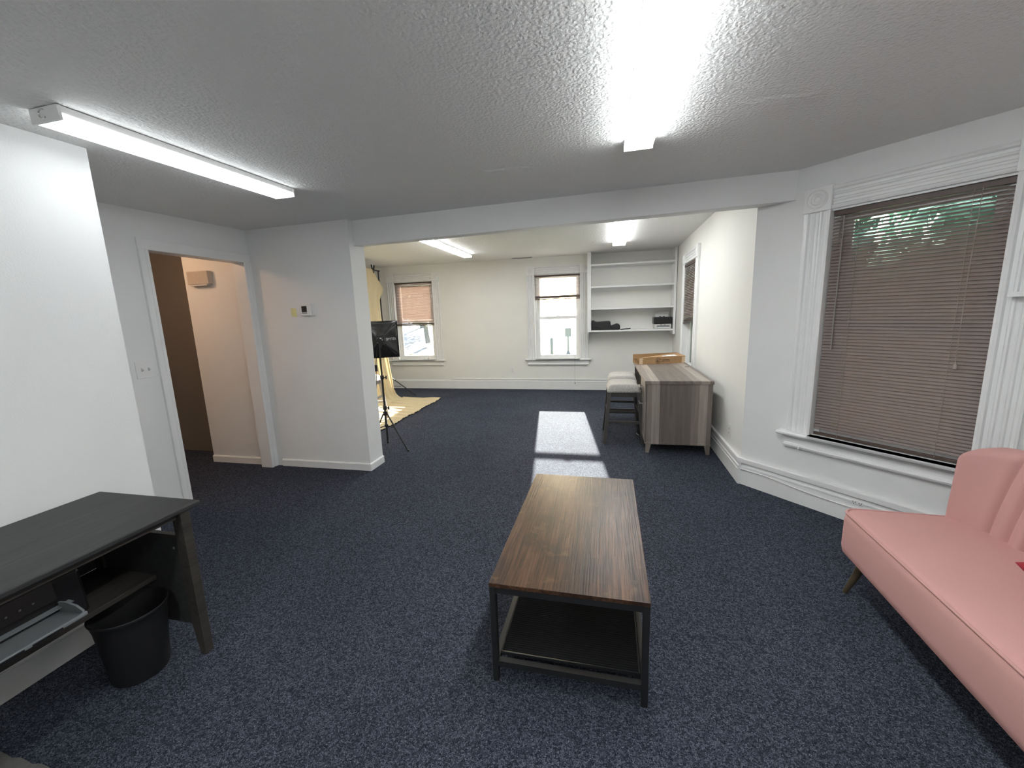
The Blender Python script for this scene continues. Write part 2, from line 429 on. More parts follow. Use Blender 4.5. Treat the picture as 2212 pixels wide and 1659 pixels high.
# ---------------------------------------------------------------- windows
def casing_profile(cw):
    pts = [(0, 0), (0, .026), (.07, .032), (.15, .027), (.20, .012), (.30, .010), (.34, .020), (.40, .022), (.44, .012), (.48, .010), (.52, .010), (.56, .012), (.60, .022), (.66, .020), (.70, .010), (.80, .012), (.85, .027), (.93, .032), (1, .026), (1, 0)]
    return [(a * cw, b) for a, b in pts]
def window(n, P, d, s0, s1, z0, z1, th, cw, label, sash_z, apron_h=0.105, horn=0.05, hook=False):
    loc, rz = frame(P, d)
    W = thing('window_%d' % n, label, 'window', loc, rz, kind='structure')
    pr = casing_profile(cw)
    for a in (s0 - cw, s1):
        MB().prism([(a + x, y) for x, y in pr], 'z', z0, z1 + .012).build('casing', 'trim', W)
    MB().prism([(y, z1 + .012 + x * (0.145 / cw)) for x, y in pr], 'x', s0 - .004, s1 + .004).build('head_casing', 'trim', W)
    for a in (s0 - cw - .006, s1 - .006):
        b = MB().box(a, a + cw + .012, 0, .038, z1 + .008, z1 + .165).build('corner_block', 'trim', W, bevel=.003)
        cx, cz = a + cw / 2 + .006, z1 + .0865
        R = cw * .40
        MB().lathe([(R, .036), (R, .042), (R * .9, .046), (R * .78, .040), (R * .62, .040), (R * .52, .047), (R * .38, .044), (R * .30, .040), (R * .2, .046), (R * .06, .048)], (cx, 0, cz), 28, 'y').build('rosette', 'trim', b, smooth=True)
    # stool (inner sill) and apron
    MB().prism([(-th + .03, z0 - .028), (.065, z0 - .028), (.074, z0 - .018), (.074, z0 - .008), (.065, z0), (-th + .03, z0)], 'x', s0, s1).build('sill_board', 'trim', W)
    MB().prism([(0, z0 - .028), (.065, z0 - .028), (.074, z0 - .018), (.074, z0 - .008), (.065, z0), (0, z0)], 'x', s0 - cw - horn, s1 + cw + horn).build('stool', 'trim', W)
    a = z0 - .028; h = apron_h
    MB().prism([(0, a), (.050, a), (.046, a - .012), (.026, a - .022), (.024, a - h * .55), (.036, a - h * .60), (.040, a - h * .72), (.034, a - h * .86), (.016, a - h * .92), (.010, a - h), (0, a - h)], 'x', s0 - cw - .005, s1 + cw + .005).build('apron', 'trim', W)
    # reveal
    for x0, x1 in ((s0 - .02, s0), (s1, s1 + .02)):
        MB().box(x0, x1, -th, 0, z0, z1).build('jamb', 'trim', W)
    MB().box(s0 - .02, s1 + .02, -th, 0, z1, z1 + .02).build('head_jamb', 'trim', W)
    MB().box(s0 - .02, s1 + .02, -th - .05, -th + .03, z0 - .05, z0 - .02).build('outer_sill', 'trim', W)
    for x0, x1 in ((s0, s0 + .032), (s1 - .032, s1)):
        MB().box(x0, x1, -.065, -.045, z0, z1).build('stop_bead', 'trim', W)
    # sashes
    gb, ra, rb = sash_z           # glass bottom, meeting rail bottom and top
    a0, a1 = s0 + .001, s1 - .001; st = .083
    def sash(nm, y0, y1, zb, zg0, zg1, zt):
        S = MB()
        S.box(a0, a0 + st, y0, y1, zb, zt); S.box(a1 - st, a1, y0, y1, zb, zt)
        S.box(a0 + st, a1 - st, y0, y1, zb, zg0); S.box(a0 + st, a1 - st, y0, y1, zg1, zt)
        so = S.build(nm, 'trim', W)
        MB().box(a0 + st, a1 - st, (y0 + y1) / 2 - .002, (y0 + y1) / 2 + .002, zg0, zg1).build('pane', 'glass', so)
        return so
    lo = sash('lower_sash', -.098, -.066, z0, gb, ra, rb)
    sash('upper_sash', -.132, -.100, ra, rb, z1 - .055, z1)
    MB().box((s0 + s1) / 2 - .03, (s0 + s1) / 2 + .03, -.095, -.07, rb, rb + .014).build('sash_lock', 'trim', lo)
    if hook:
        pass
    return W
window(1, (FX0, YF), (-1, 0), fx(W1[1]), fx(W1[0]), 0.606, 2.18, 0.2, 0.15, 'double-hung window behind the softbox with a half-lowered brown blind', (0.685, 1.37, 1.42))
window(2, (FX0, YF), (-1, 0), fx(W2[1]), fx(W2[0]), 0.606, 2.18, 0.2, 0.15, 'double-hung window beside the wall shelves with blind drawn up high', (0.673, 1.36, 1.415))
window(3, RP, RD, W3[0], W3[1], 0.606, 2.12, 0.16, 0.145, 'narrow-looking window in the right wall behind the desk', (0.673, 1.36, 1.415))
window(4, BE, (-BD.x, -BD.y), bs_(W4[1]), bs_(W4[0]), 0.553, 2.10, 0.16, 0.155, 'large bay window with fluted casing and fully lowered blind', (0.63, 1.31, 1.365))

# ---------------------------------------------------------------- doorway
D = thing('door_1', 'cased open doorway leading to the dim hallway', 'doorway', (XD, 2.93, 0), kind='structure')
Y0, Y1, ZD = 2.513, 3.355, 2.057
def dcas(a, b, inner_first):
    # profile along Y (width) and X (depth into the room)
    w_ = b - a
    pts = [(0, 0), (0, .012), (.10, .016), (.30, .016), (.36, .010), (.46, .010), (.52, .017), (.85, .019), (1, .021), (1, 0)]
    if not inner_first: pts = [(1 - p, q) for p, q in pts]
    return [(XD + q, a + p * w_) for p, q in pts]
MB().prism(dcas(Y0 - .075, Y0, False), 'z', 0, ZD).build('casing', 'trim', D, True)
MB().prism(dcas(Y1, Y1 + .074, True), 'z', 0, ZD).build('casing', 'trim', D, True)
MB().box(XD, XD + .018, Y0 - .075, Y1 + .074, ZD, ZD + .08).build('head_casing', 'trim', D, True, bevel=.003)
MB().box(XD - .12, XD, Y0 - .02, Y0, 0, ZD).build('jamb', 'trim', D, True)
MB().box(XD - .12, XD, Y1, Y1 + .02, 0, ZD).build('jamb', 'trim', D, True)
MB().box(XD - .12, XD, Y0 - .02, Y1 + .02, ZD, ZD + .02).build('head_jamb', 'trim', D, True)

# ---------------------------------------------------------------- baseboards
def bprof(h, t):
    return [(0, 0), (t, 0), (t, h * .80), (t * 1.15, h * .82), (t * 1.15, h * .87), (t * .7, h * .90), (t * .6, h * .97), (t * .3, h), (0, h)]
def baseboard(name, P, d, L, h, t, label, mat='trim'):
    loc, rz = frame(P, d)
    o = MB().prism(bprof(h, t), 'x', 0, L).build(name, mat)
    o.location = loc; o.rotation_euler = (0, 0, rz)
    return struct(o, label, 'baseboard')
baseboard('baseboard_far', (1.2, YF), (-1, 0), 6.1, .185, .018, 'tall white baseboard under the two end-wall windows')
baseboard('baseboard_right', (RP[0] - .004, RP[1] - .03), RD, 4.1, .185, .019, 'white baseboard behind the wooden desk')
baseboard('baseboard_bay', BE, (-BD.x, -BD.y), BL + .012, .185, .022, 'tall white baseboard below the bay window')
baseboard('baseboard_left', (XL, 1.6), (0, -1), 3.2, .14, .016, 'white baseboard behind the black desk and waste bin')
baseboard('baseboard_door', (XD, 2.438), (0, -1), .83, .11, .014, 'short baseboard between near wall and doorway')
baseboard('baseboard_partition', (-2.256, YP), (-1, 0), 1.02, .075, .014, 'low white baseboard under the thermostat')
baseboard('baseboard_partition_end', (-2.256, 3.665), (0, -1), .249, .075, .014, 'short baseboard round the end of the partition')
baseboard('baseboard_hall', (-3.49, YP), (-1, 0), .68, .075, .014, 'low white baseboard seen through the doorway')

# ---------------------------------------------------------------- surface raceways and cables
def raceway(P, d, L, z0, z1, t, label, jx=None):
    loc, rz = frame(P, d)
    T = thing('cable_raceway', label, 'cable raceway', loc, rz)
    MB().box(0, L, .001, t, z0, z1).build('channel', 'white_plastic', T, bevel=.003)
    for j in (jx or []):
        MB().box(j, j + .045, .0, t + .003, z0 - .003, z1 + .003).build('joint_cover', 'white_plastic', T, bevel=.002)
    return T
raceway(BE, (-BD.x, -BD.y), BL + .02, .190, .228, .030, 'white raceway along the top of the bay baseboard', [BL - .035])
raceway((RP[0], RP[1] - .02), RD, 4.0, .190, .225, .028, 'white raceway running behind the desk along the right wall', [])
raceway((0.06, YF), (-1, 0), 3.1, .188, .214, .020, 'thin white raceway on the end-wall baseboard', [])
pts = []
for i in range(40):
    s = i / 39 * 1.55
    z = .135 - .028 * max(0, math.sin((s - .25) * 2.2)) * (1 if s < 1.1 else .6) + .004 * math.sin(s * 9)
    pts.append((RP[0] + BD.x * s - BD.y * -.0 + (-.737) * .028, RP[1] + BD.y * s + (-.675) * .028, z))
c = MB().tube(pts, .004, 6).build('white_cable', 'white_plastic', None, smooth=True)
tag(c, 'thin white cable tacked along the bay baseboard', 'cable')
pts = [(RP[0] + RD.x * s - .025, RP[1] + RD.y * s, .128 + .003 * math.sin(s * 7)) for s in [i * .1 for i in range(0, 32)]]
tag(MB().tube(pts, .004, 6).build('white_cable', 'white_plastic', None, smooth=True), 'thin white cable tacked along the right wall baseboard', 'cable')

def outlet(P, d, s, z, label, w_=.072, h=.116, slots=2, rot=False):
    loc, rz = frame(P, d)
    dv = Vector(d).normalized()
    T = thing('wall_outlet', label, 'outlet', (P[0] + dv.x * s, P[1] + dv.y * s, z), rz)
    MB().box(-w_ / 2, w_ / 2, 0, .006, -h / 2, h / 2).build('cover_plate', 'white_plastic', T, bevel=.002)
    for k in range(slots):
        if rot: cx, cz = (k - .5) * .035, 0
        else: cx, cz = 0, (k - .5) * .04
        f_ = MB().box(cx - .016, cx + .016, .005, .0085, cz - .013, cz + .013).build('socket', 'white_plastic', T, bevel=.002)
        m2 = MB(); m2.box(cx - .008, cx - .005, .008, .0092, cz - .003, cz + .007); m2.box(cx + .005, cx + .008, .008, .0092, cz - .003, cz + .007); m2.box(cx - .003, cx + .003, .008, .0092, cz - .010, cz - .005)
        m2.build('slot', 'black_plastic', f_)
    return T
outlet((FX0, YF), (-1, 0), fx(-1.768), .386, 'white duplex outlet on the end wall between the windows')
outlet(RP, RD, .36, .358, 'white duplex outlet on the right wall near the bay corner')
T = outlet(BE, (-BD.x, -BD.y), bs_(.825), .155, 'small white outlet set on the bay baseboard', .06, .034, 2, True)
T.location = T.location + Vector((-.737, -.675, 0)) * .020

# light switch
T = thing('light_switch', 'white double toggle switch plate beside the doorway', 'light switch', (XD, 2.343, 1.172))
MB().box(0, .006, -.062, .062, -.064, .064).build('cover_plate', 'white_plastic', T, bevel=.002)
for y in (-.023, .023):
    MB().hexa([(.005, y - .005, -.012), (.005, y + .005, -.012), (.005, y + .005, .012), (.005, y - .005, .012), (.020, y - .004, -.002), (.020, y + .004, -.002), (.016, y + .004, .010), (.016, y - .004, .010)]).build('toggle', 'pale_plastic', T)
# thermostat and note
T = thing('thermostat', 'white thermostat with dark screen on the partition wall', 'thermostat', (-2.76, YP, 1.595))
MB().box(-.055, .075, -.008, 0, -.062, .062).build('back_plate', 'white_plastic', T, bevel=.003)
b = MB().box(-.068, .042, -.028, -.008, -.058, .058).build('body', 'white_plastic', T, bevel=.005)
MB().box(-.052, .004, -.0295, -.027, -.022, .034).build('screen', 'screen', b)
MB().box(-.052, .004, -.0295, -.027, -.036, -.026).build('button_row', 'grey_plastic', b)
tag(MB().hexa([(-2.952, YP - .002, 1.537), (-2.892, YP - .004, 1.531), (-2.892, YP - .0035, 1.531), (-2.952, YP - .0005, 1.537),
               (-2.956, YP - .0015, 1.614), (-2.896, YP - .0015, 1.610), (-2.896, YP - .0005, 1.610), (-2.956, YP - .0005, 1.614)]).build('sticky_note', 'note_paper'),
    'small yellow sticky note beside the thermostat', 'note')
# hallway chime box and lamp
T = thing('door_chime', 'cream door chime box high on the hallway wall', 'door chime', (-3.945, YP, 1.945))
MB().box(-.13, .125, -.055, 0, -.062, .066).build('cover', 'shaded_cream', T, bevel=.006)
MB().box(-.10, .10, -.05, -.006, -.075, -.062).build('sound_slot', 'pale_plastic', T)
T = thing('hall_lamp', 'round warm ceiling lamp in the hallway', 'lamp', (-4.35, 2.55, 2.42))
MB().lathe([(.07, 0), (.08, -.02), (.06, -.035)], (0, 0, 0), 20).build('canopy', 'white_metal', T, smooth=True)
MB().lathe([(.055, -.035), (.085, -.06), (.095, -.095), (.08, -.13), (.04, -.15), (.005, -.155)], (0, 0, 0), 20).build('globe', 'hall_globe', T, smooth=True)

# ---------------------------------------------------------------- fluorescent fixtures
def fixture(loc, L, w_, label, tilt=0.0, ring=False, tilt_y=0.0, lens='lamp_lens'):
    """runs along +Y from loc; loc is the ceiling point at the near end"""
    T = thing('fluorescent_light', label, 'ceiling light', loc, group='fluorescent wraparound lights')
    T.rotation_euler = (tilt, tilt_y, 0)
    h = .052
    MB().box(-w_ / 2 + .004, w_ / 2 - .004, .01, L - .01, -.030, -.001).build('housing', 'white_metal', T, bevel=.002)
    pr = [(-w_ / 2 + .002, -.029), (-w_ / 2 + .002, -h + .010), (-w_ / 2 + .012, -h), (w_ / 2 - .012, -h), (w_ / 2 - .002, -h + .010), (w_ / 2 - .002, -.029)]
    MB().prism(pr, 'y', .012, L - .012).build('lens', lens, T)
    for a, b in ((0, .012), (L - .012, L)):
        e = MB().box(-w_ / 2, w_ / 2, a, b, -h - .002, -.001).build('end_cap', 'white_metal', T, bevel=.002)
    if ring:
        pts = [(.019 * math.cos(a) - .005, -.002, -.026 + .016 * math.sin(a)) for a in [i * 2 * PI / 20 * .75 + 1.0 for i in range(20)]]
        MB().tube(pts, .0025, 6).build('knockout_ring', 'chrome', T, smooth=True)
    return T
f1 = fixture((-2.075, 1.268, ceil_z(-2.075, 1.268) - .002), 1.22, .148, 'fluorescent ceiling light above the black desk, beside the doorway', tilt=.023, ring=True, tilt_y=-.013, lens='lamp_lens_dim')
f2 = fixture((0.172, 1.22, ceil_z(.172, 1.22) - .002), 1.22, .148, 'fluorescent ceiling light directly above the coffee table', tilt=.023, tilt_y=-.013)
f2b = fixture((0.172, -.02, ceil_z(.172, -.02) - .002), 1.22, .148, 'added unseen fluorescent ceiling light overhead, behind the one above the coffee table', tilt=.023, tilt_y=-.013)  # out-of-view fixture added to brighten the front room
f2c = fixture((-1.15, -1.40, ceil_z(-1.15, -1.40) - .002), 1.22, .148, 'added unseen fluorescent ceiling light behind the camera on the left', tilt=.023, tilt_y=-.013)  # extra lamp, never in view, lifts the front-room brightness
f3 = fixture((-2.262, 5.61, 2.504), 1.22, .15, 'far-room fluorescent light on the left, nearer the end wall', lens='lamp_lens_far')
f3b = fixture((-2.262, 4.38, 2.504), 1.22, .17, 'far-room fluorescent light on the left, nearer the beam', lens='lamp_lens_far')
f4 = fixture((.215, 5.41, 2.504), 1.22, .19, 'far-room fluorescent light on the right, nearer the wall shelves', lens='lamp_lens_far')
f4b = fixture((.20, 4.18, 2.504), 1.22, .19, 'far-room fluorescent light on the right, nearer the beam', lens='lamp_lens_far')
# ceiling register
T = thing('ceiling_vent', 'thin grey register in the far-room ceiling by the end wall', 'vent', (-1.49, 7.67, 2.505))
MB().box(-.20, .20, -.055, .055, -.006, 0).build('vent_frame', 'white_metal', T, bevel=.002)
for k in range(5):
    MB().box(-.18, .18, -.040 + k * .018, -.032 + k * .018, -.010, -.004).build('louver', 'grey_plastic', T)
# plaster repairs on the stippled ceiling
def patch(cx, cy, rx, ry, ang, label):
    mb = MB(); n = 26; rnd = random.Random(int(cx * 100 + 500))
    ring = []
    for k in range(n):
        a = 2 * PI * k / n; r = 1 + rnd.uniform(-.25, .25)
        x, y = rx * r * math.cos(a), ry * r * math.sin(a)
        X = cx + x * math.cos(ang) - y * math.sin(ang); Y = cy + x * math.sin(ang) + y * math.cos(ang)
        ring.append((X, Y))
    vs_ = [(X, Y, ceil_z(X, Y) + .001) for X, Y in ring] + [(cx + (X - cx) * .6, cy + (Y - cy) * .6, ceil_z(X, Y) - .004 - rnd.uniform(0, .003)) for X, Y in ring] + [(cx, cy, ceil_z(cx, cy) - .005)]
    fs = [(i, (i + 1) % n, n + (i + 1) % n, n + i) for i in range(n)] + [(n + i, n + (i + 1) % n, 2 * n) for i in range(n)]
    o = mb.add(vs_, fs).build('plaster_patch', 'ceiling_paint', None)
    return tag(o, label, 'plaster patch')
patch(-.60, 2.66, .24, .045, .05, 'flaking plaster repair on the ceiling left of the overhead light')
patch(.78, 2.20, .20, .05, .25, 'flaking plaster repair on the ceiling right of the overhead light')

# ---------------------------------------------------------------- blinds
def slat_mesh(L):
    mb = MB(); n = 4; w_ = .025; t = .0006
    top = []; 
    for i in range(n + 1):
        a = i / n - .5; top.append((a * w_, .0026 * (1 - 4 * a * a)))
    prof = [(y, z + t) for y, z in top] + [(y, z - t) for y, z in reversed(top)]
    return mb.prism(prof, 'x', -L / 2, L / 2)
def blind(P, d, s0, s1, zt, zb, label, tilt, pitch=.0215, stack=0, y=-.022, sag=0.0, cord_drop=None, wand=None, cord_s=None, cords=(.14, .86), drape=None):
    loc, rz = frame(P, d)
    T = thing('window_blind', label, 'blind', loc, rz, group='brown mini blinds')
    L = s1 - s0 - .012; xc = (s0 + s1) / 2
    MB().box(xc - L / 2, xc + L / 2, y - .013, y + .014, zt - .034, zt - .002).build('headrail', 'blind_rail', T, bevel=.002)
    n = int((zt - .045 - zb - .02 - stack * .0035) / pitch)
    first = None; k = 0
    zs = [zt - .050 - pitch * i for i in range(n)]
    low = zb + .022 + stack * .0035
    items = [(z, tilt(i, n)) for i, z in enumerate(zs) if z > low + .004]
    items += [(zb + .024 + j * .0036, -.06) for j in range(stack)]
    for z, tl in items:
        fr = (z - zb) / (zt - zb)
        sg = sag * (1 - fr) ** 3
        if first is None:
            first = slat_mesh(L).build('slat', 'blind_slat', T); o = first
        else:
            o = link_copy(first, T)
        o.location = (xc, y, z); o.rotation_euler = (tl + random.uniform(-.035, .035), sg + random.uniform(-.0012, .0012), 0)
    br = MB().box(-L / 2, L / 2, -.011, .011, 0, .018).build('bottom_rail', 'blind_rail', T, bevel=.003)
    br.location = (xc, y, zb); br.rotation_euler = (0, sag, 0)
    for c_ in cords:
        x = s0 + (s1 - s0) * c_
        MB().tube([(x, y + .0135, zt - .03), (x, y + .0135, zb + .01)], .0012, 5).build('ladder_cord', 'blind_cord', T)
    if wand:
        x = s0 + (s1 - s0) * wand[0]
        MB().tube([(x, y + .02, zt - .04), (x, y + .024, zt - wand[1])], .004, 6).build('tilt_wand', 'clear_wand', T, smooth=True)
    if cord_drop:
        x = s0 + (s1 - s0) * cord_s
        yo = y + .03 if not drape else .083
        mid = [(x + .004, y + .03, zt - cord_drop * .5)] if not drape else [(x + .004, y + .04, 1.2), (x + .004, .06, drape + .02), (x + .004, .080, drape), (x + .003, yo, drape - .06)]
        lc = MB().tube([(x, y + .02, zt - .03)] + mid + [(x, yo, zt - cord_drop)], .0018, 5).build('lift_cord', 'blind_cord', T)
        MB().lathe([(.003, .02), (.008, .012), (.010, -.012), (.006, -.016)], (x, yo, zt - cord_drop), 10).build('tassel', 'blind_cord', lc, smooth=True)
    return T
blind((FX0, YF), (-1, 0), fx(W1[1]), fx(W1[0]), 2.18, 1.305, 'half-lowered brown blind glowing in the window behind the softbox', lambda i, n: -.86, pitch=.0225, stack=9, cord_drop=1.56, cord_s=.22)
blind((FX0, YF), (-1, 0), fx(W2[1]), fx(W2[0]), 2.18, 1.728, 'brown blind drawn up short in the window beside the wall shelves', lambda i, n: -.05, pitch=.0225, stack=14, cord_drop=2.04, cord_s=.115, drape=.615)
blind(RP, RD, W3[0], W3[1], 2.115, 1.29, 'brown blind hanging crooked in the right-wall window', lambda i, n: -.80, pitch=.0225, stack=8, sag=.085, y=.012)
def bay_tilt(i, n):
    if i < 6: return -.60
    if i < 11: return -.60 - (i - 5) / 6 * .37
    return -.97 - .05 * min(1, (i - 10) / 20)
blind(BE, (-BD.x, -BD.y), bs_(W4[1]), bs_(W4[0]), 2.10, .557, 'wide brown blind fully lowered over the bay window', bay_tilt, pitch=.0212, wand=(.915, .92), cord_drop=.98, cord_s=.15, cords=(.19, .81), y=-.030)
# sill hook and small ledge by the bay window
n_in = Vector((-.737, -.675, 0))
def bay_pt(s, off, z): return Vector((RP[0] + BD.x * s, RP[1] + BD.y * s, z)) + n_in * off
T = thing('cup_hook', 'tiny white hook under the bay window sill', 'hook', bay_pt(.455, .036, .445))
MB().tube([(0, 0, .01), (-.012, -.012, .008), (-.022, -.02, -.004), (-.018, -.026, -.014)], .0035, 6).build('hook_wire', 'white_plastic', T, smooth=True)
loc, rz = frame(BE, (-BD.x, -BD.y))
T = thing('wall_ledge', 'small white ledge bracket fixed to the right side of the bay window casing', 'ledge', loc, rz)
MB().box(bs_(1.60), bs_(1.335), .033, .075, 1.497, 1.523).build('ledge_board', 'trim', T, bevel=.002)
MB().box(bs_(1.60), bs_(1.57), .001, .033, 1.497, 1.523).build('ledge_arm', 'trim', T)

# ---------------------------------------------------------------- built-in wall shelves
T = thing('wall_shelves', 'white built-in wall shelves in the far right corner', 'shelves', (0, YF, 1.12))
MB().box(-.288, -.226, 7.50, YF, 1.115, 2.503).build('side_panel', 'trim', T, True)
MB().box(1.160, 1.199, 7.50, YF, 1.05, 2.503).build('side_panel', 'trim', T, True)
for z in (2.295, 1.915, 1.536, 1.143):
    s_ = MB().box(-.226 if z > 1.2 else -.288, 1.160, 7.502, YF, z - .028, z).build('shelf', 'trim', T, True, bevel=.002)
    if z < 1.2: s_.location.z += .0
    if z > 1.2: 
        MB().box(-.226, 1.160, 7.78, YF, z - .085, z - .028).build('cleat', 'trim', T, True)
MB().prism([(7.78, .88), (YF, .88), (YF, 1.115), (7.52, 1.115), (7.52, 1.09)], 'x', -.288, -.266).build('bracket', 'trim', T, True)
# printer on shelf
T = thing('shelf_printer', 'black and white inkjet printer at the right end of the wall shelf', 'printer', (1.0, 7.64, 1.143))
MB().box(-.135, .140, -.115, .12, 0, .085).build('paper_base', 'pale_plastic', T, bevel=.008)
MB().box(-.150, .150, -.125, .13, .085, .205).build('scanner_body', 'black_plastic', T, bevel=.012)
MB().hexa([(-.11, .03, .20), (.11, .03, .20), (.11, .045, .20), (-.11, .045, .20), (-.12, .085, .292), (.12, .085, .292), (.12, .1, .292), (-.12, .1, .292)]).build('rear_tray', 'pale_plastic', T)
MB().box(-.10, .11, -.135, -.10, .012, .030).build('output_tray', 'white_plastic', T, bevel=.003)
MB().box(-.10, .11, -.1175, -.113, .030, .060).build('paper_slot', 'grey_plastic', T)
for x in (-.03, .03):
    MB().box(x - .014, x + .014, -.118, -.113, .068, .076).build('button', 'black_plastic', T)
    MB().box(x - .012, x + .012, .01, .03, .2, .216).build('tray_clip', 'black_plastic', T)
# black bag on shelf
def lump(name, pts, mat, parent, seed, amp=.01):
    o = MB().prism(pts, 'y', -.10, .10).build(name, mat, parent)
    m1 = o.modifiers.new('b', 'BEVEL'); m1.width = .02; m1.segments = 3
    return o
T = thing('black_bag', 'slouched black bag lying at the left end of the wall shelf', 'bag', (0, 7.64, 1.143))
lump('bag_body', [(-.215, 0), (.13, 0), (.125, .06), (.115, .152), (.08, .158), (-.06, .150), (-.14, .148), (-.19, .178), (-.215, .172)], 'black_cloth', T, 1)
lump('bag_end', [(.118, 0), (.285, 0), (.282, .07), (.262, .105), (.215, .108), (.165, .088), (.12, .075)], 'black_cloth', T, 2)
MB().tube([(-.20, -.102, .06), (-.12, -.108, .055), (-.06, -.106, .035), (-.02, -.104, .005)], .008, 6).build('handle', 'black_cloth', T, smooth=True)
o = MB().prism([(.29, 0), (.40, .004), (.46, .008), (.465, .03), (.44, .026), (.36, .018), (.29, .010)], 'y', 7.55, 7.60).build('strap_end', 'black_plastic', None, bevel=.002)
o.location = (0, 0, 1.143); tag(o, 'flat dark strap end lying beside the black bag on the shelf', 'strap')

# ---------------------------------------------------------------- wooden desk on the right
T = thing('wooden_desk', 'grey-brown wood grain desk against the right wall', 'desk', (.74, 5.05, 0))
X0, X1, Ya, Yb = .415, 1.072, 4.29, 6.03
MB().box(X0, X1, Ya, Yb, .735, .770).build('top', 'desk_top_wood', T, True, bevel=.003)
MB().box(X0 + .022, X1 - .008, Ya + .012, Ya + .030, .115, .735).build('end_panel', 'desk_side_wood', T, True)
MB().box(X0 + .022, X1 - .008, Yb - .030, Yb - .012, .115, .735).build('end_panel', 'desk_side_wood', T, True)
MB().box(X0 + .022, X1 - .008, Ya + .50, Ya + .518, .115, .735).build('inner_panel', 'desk_side_wood', T, True)
MB().box(X1 - .026, X1 - .010, Ya + .03, Yb - .03, .30, .735).build('back_panel', 'desk_front_wood', T, True)
MB().box(X0 + .012, X1 - .004, Ya + .004, Ya + .52, .098, .118).build('plinth', 'desk_side_wood', T, True, bevel=.002)
for (za, zb, zh) in ((.548, .728, .668), (.128, .540, .492)):
    dr = MB().box(X0 + .004, X0 + .020, Ya + .022, Ya + .512, za, zb).build('drawer_front', 'desk_front_wood', T, True, bevel=.002)
    hb = MB()
    for y in (Ya + .20, Ya + .34):
        hb.box(X0 - .030, X0 + .004, y - .005, y + .005, zh - .005, zh + .005)
    hb.box(X0 - .036, X0 - .027, Ya + .185, Ya + .355, zh - .006, zh + .006)
    h_ = hb.build('handle', 'nickel', None); h_.parent = dr; h_.location = -Vector(T.location)
for y in (Ya + .012, Ya + .45):
    for sx, xa in ((1, X0 + .022), (-1, X1 - .010)):
        a = xa; b = xa + sx * .052; c_ = xa + sx * .034
        lo_, hi_ = sorted((a, c_)); lo2, hi2 = sorted((a, b))
        MB().hexa([(lo_, y, 0), (hi_, y, 0), (hi_, y + .035, 0), (lo_, y + .035, 0), (lo2, y, .098), (hi2, y, .098), (hi2, y + .045, .098), (lo2, y + .045, .098)]).build('foot', 'desk_side_wood', T, True)
for xa in (X0 + .03, X1 - .07):
    MB().box(xa, xa + .04, Yb - .06, Yb - .02, 0, .115).build('foot', 'desk_side_wood', T, True)
MB().box(.985, 1.03, 5.33, 5.36, .770, .7715).build('cable_grommet', 'ink', T, True)

# cardboard box on desk
ang = math.atan2(5.788 - 5.57, 1.073 - .437)
T = thing('cardboard_box', 'long open cardboard parcel box on the far end of the wooden desk', 'box', (.462, 5.58, .7705), ang * .9)
L_, Dp, H_ = .625, .235, .088
bx_ = MB(); t = .004
bx_.box(0, L_, 0, Dp, 0, t); bx_.box(0, L_, 0, t, t, H_); bx_.box(0, L_, Dp - t, Dp, t, H_ + .028); bx_.box(0, t, t, Dp - t, t, H_ * .62); bx_.box(L_ - t, L_, t, Dp - t, t, H_)
bx_.build('carton', 'cardboard', T)
lid = MB().hexa([(-.004, -.003, H_ - .002), (L_ + .004, -.003, H_ - .002), (L_ + .004, -.003, H_ + .004), (-.004, -.003, H_ + .004),
           (.0, Dp - .115, H_ - .022), (L_ + .004, Dp - .012, H_ + .022), (L_ + .004, Dp - .012, H_ + .026), (.0, Dp - .115, H_ - .018)]).build('lid_flap', 'cardboard', T)
MB().hexa([(-.006, .0, .02), (-.012, .10, .02), (-.010, .10, .023), (-.004, .0, .023), (-.03, .0, H_), (-.04, .12, H_ - .01), (-.037, .12, H_ - .006), (-.027, .0, H_ + .004)]).build('side_flap', 'cardboard', T)
for xa in (.0, L_ - .045):
    MB().box(xa, xa + .045, -.0015, .0, .002, H_ - .004).build('tape', 'tape', T)
def lidz(x, y): 
    return H_ + .004 + (y / (Dp - .115 + .103 * x / L_)) * (-.020 + .042 * x / L_) + .0012
lb = MB().hexa([(.33, .03, lidz(.33, .03) - .001), (.53, .03, lidz(.53, .03) - .001), (.53, .115, lidz(.53, .115) - .001), (.33, .115, lidz(.33, .115) - .001),
           (.33, .03, lidz(.33, .03)), (.53, .03, lidz(.53, .03)), (.53, .115, lidz(.53, .115)), (.33, .115, lidz(.33, .115))]).build('shipping_label', 'white_paper', T)
pm = MB()
for (a, b, c_, d_) in ((.37, .375, .05, .10), (.38, .388, .05, .10), (.393, .397, .05, .10), (.42, .45, .085, .092), (.42, .44, .065, .075), (.47, .50, .08, .087), (.47, .49, .06, .066)):
    z = lidz((a + b) / 2, (c_ + d_) / 2) + .0006
    pm.add([(a, c_, z), (b, c_, z), (b, d_, z), (a, d_, z)], [(0, 1, 2, 3)])
pm.build('label_print', 'ink', lb)
lg = MB(); cx, cz, R = .258, .043, .034
ringo = [(cx + R * math.cos(2 * PI * k / 28), -.0008, cz + R * math.sin(2 * PI * k / 28)) for k in range(29)]
lg.tube(ringo, .0022, 5, cap=False)
for (dx, dz, rr) in ((-.010, .006, .009), (.012, .010, .007), (-.004, -.014, .008), (.012, -.010, .006), (-.018, -.008, .005)):
    lg.lathe([(rr, -.0009), (rr, .0)], (cx + dx, -.0006, cz + dz), 9, 'y')
lg.build('globe_emblem', 'ink', T)
pl = MB()
for row, z in ((0, .052), (1, .034)):
    x = .305
    while x < .405:
        w_ = random.uniform(.006, .016); pl.box(x, x + w_, -.0010, -.0002, z - .004, z + .004); x += w_ + .002
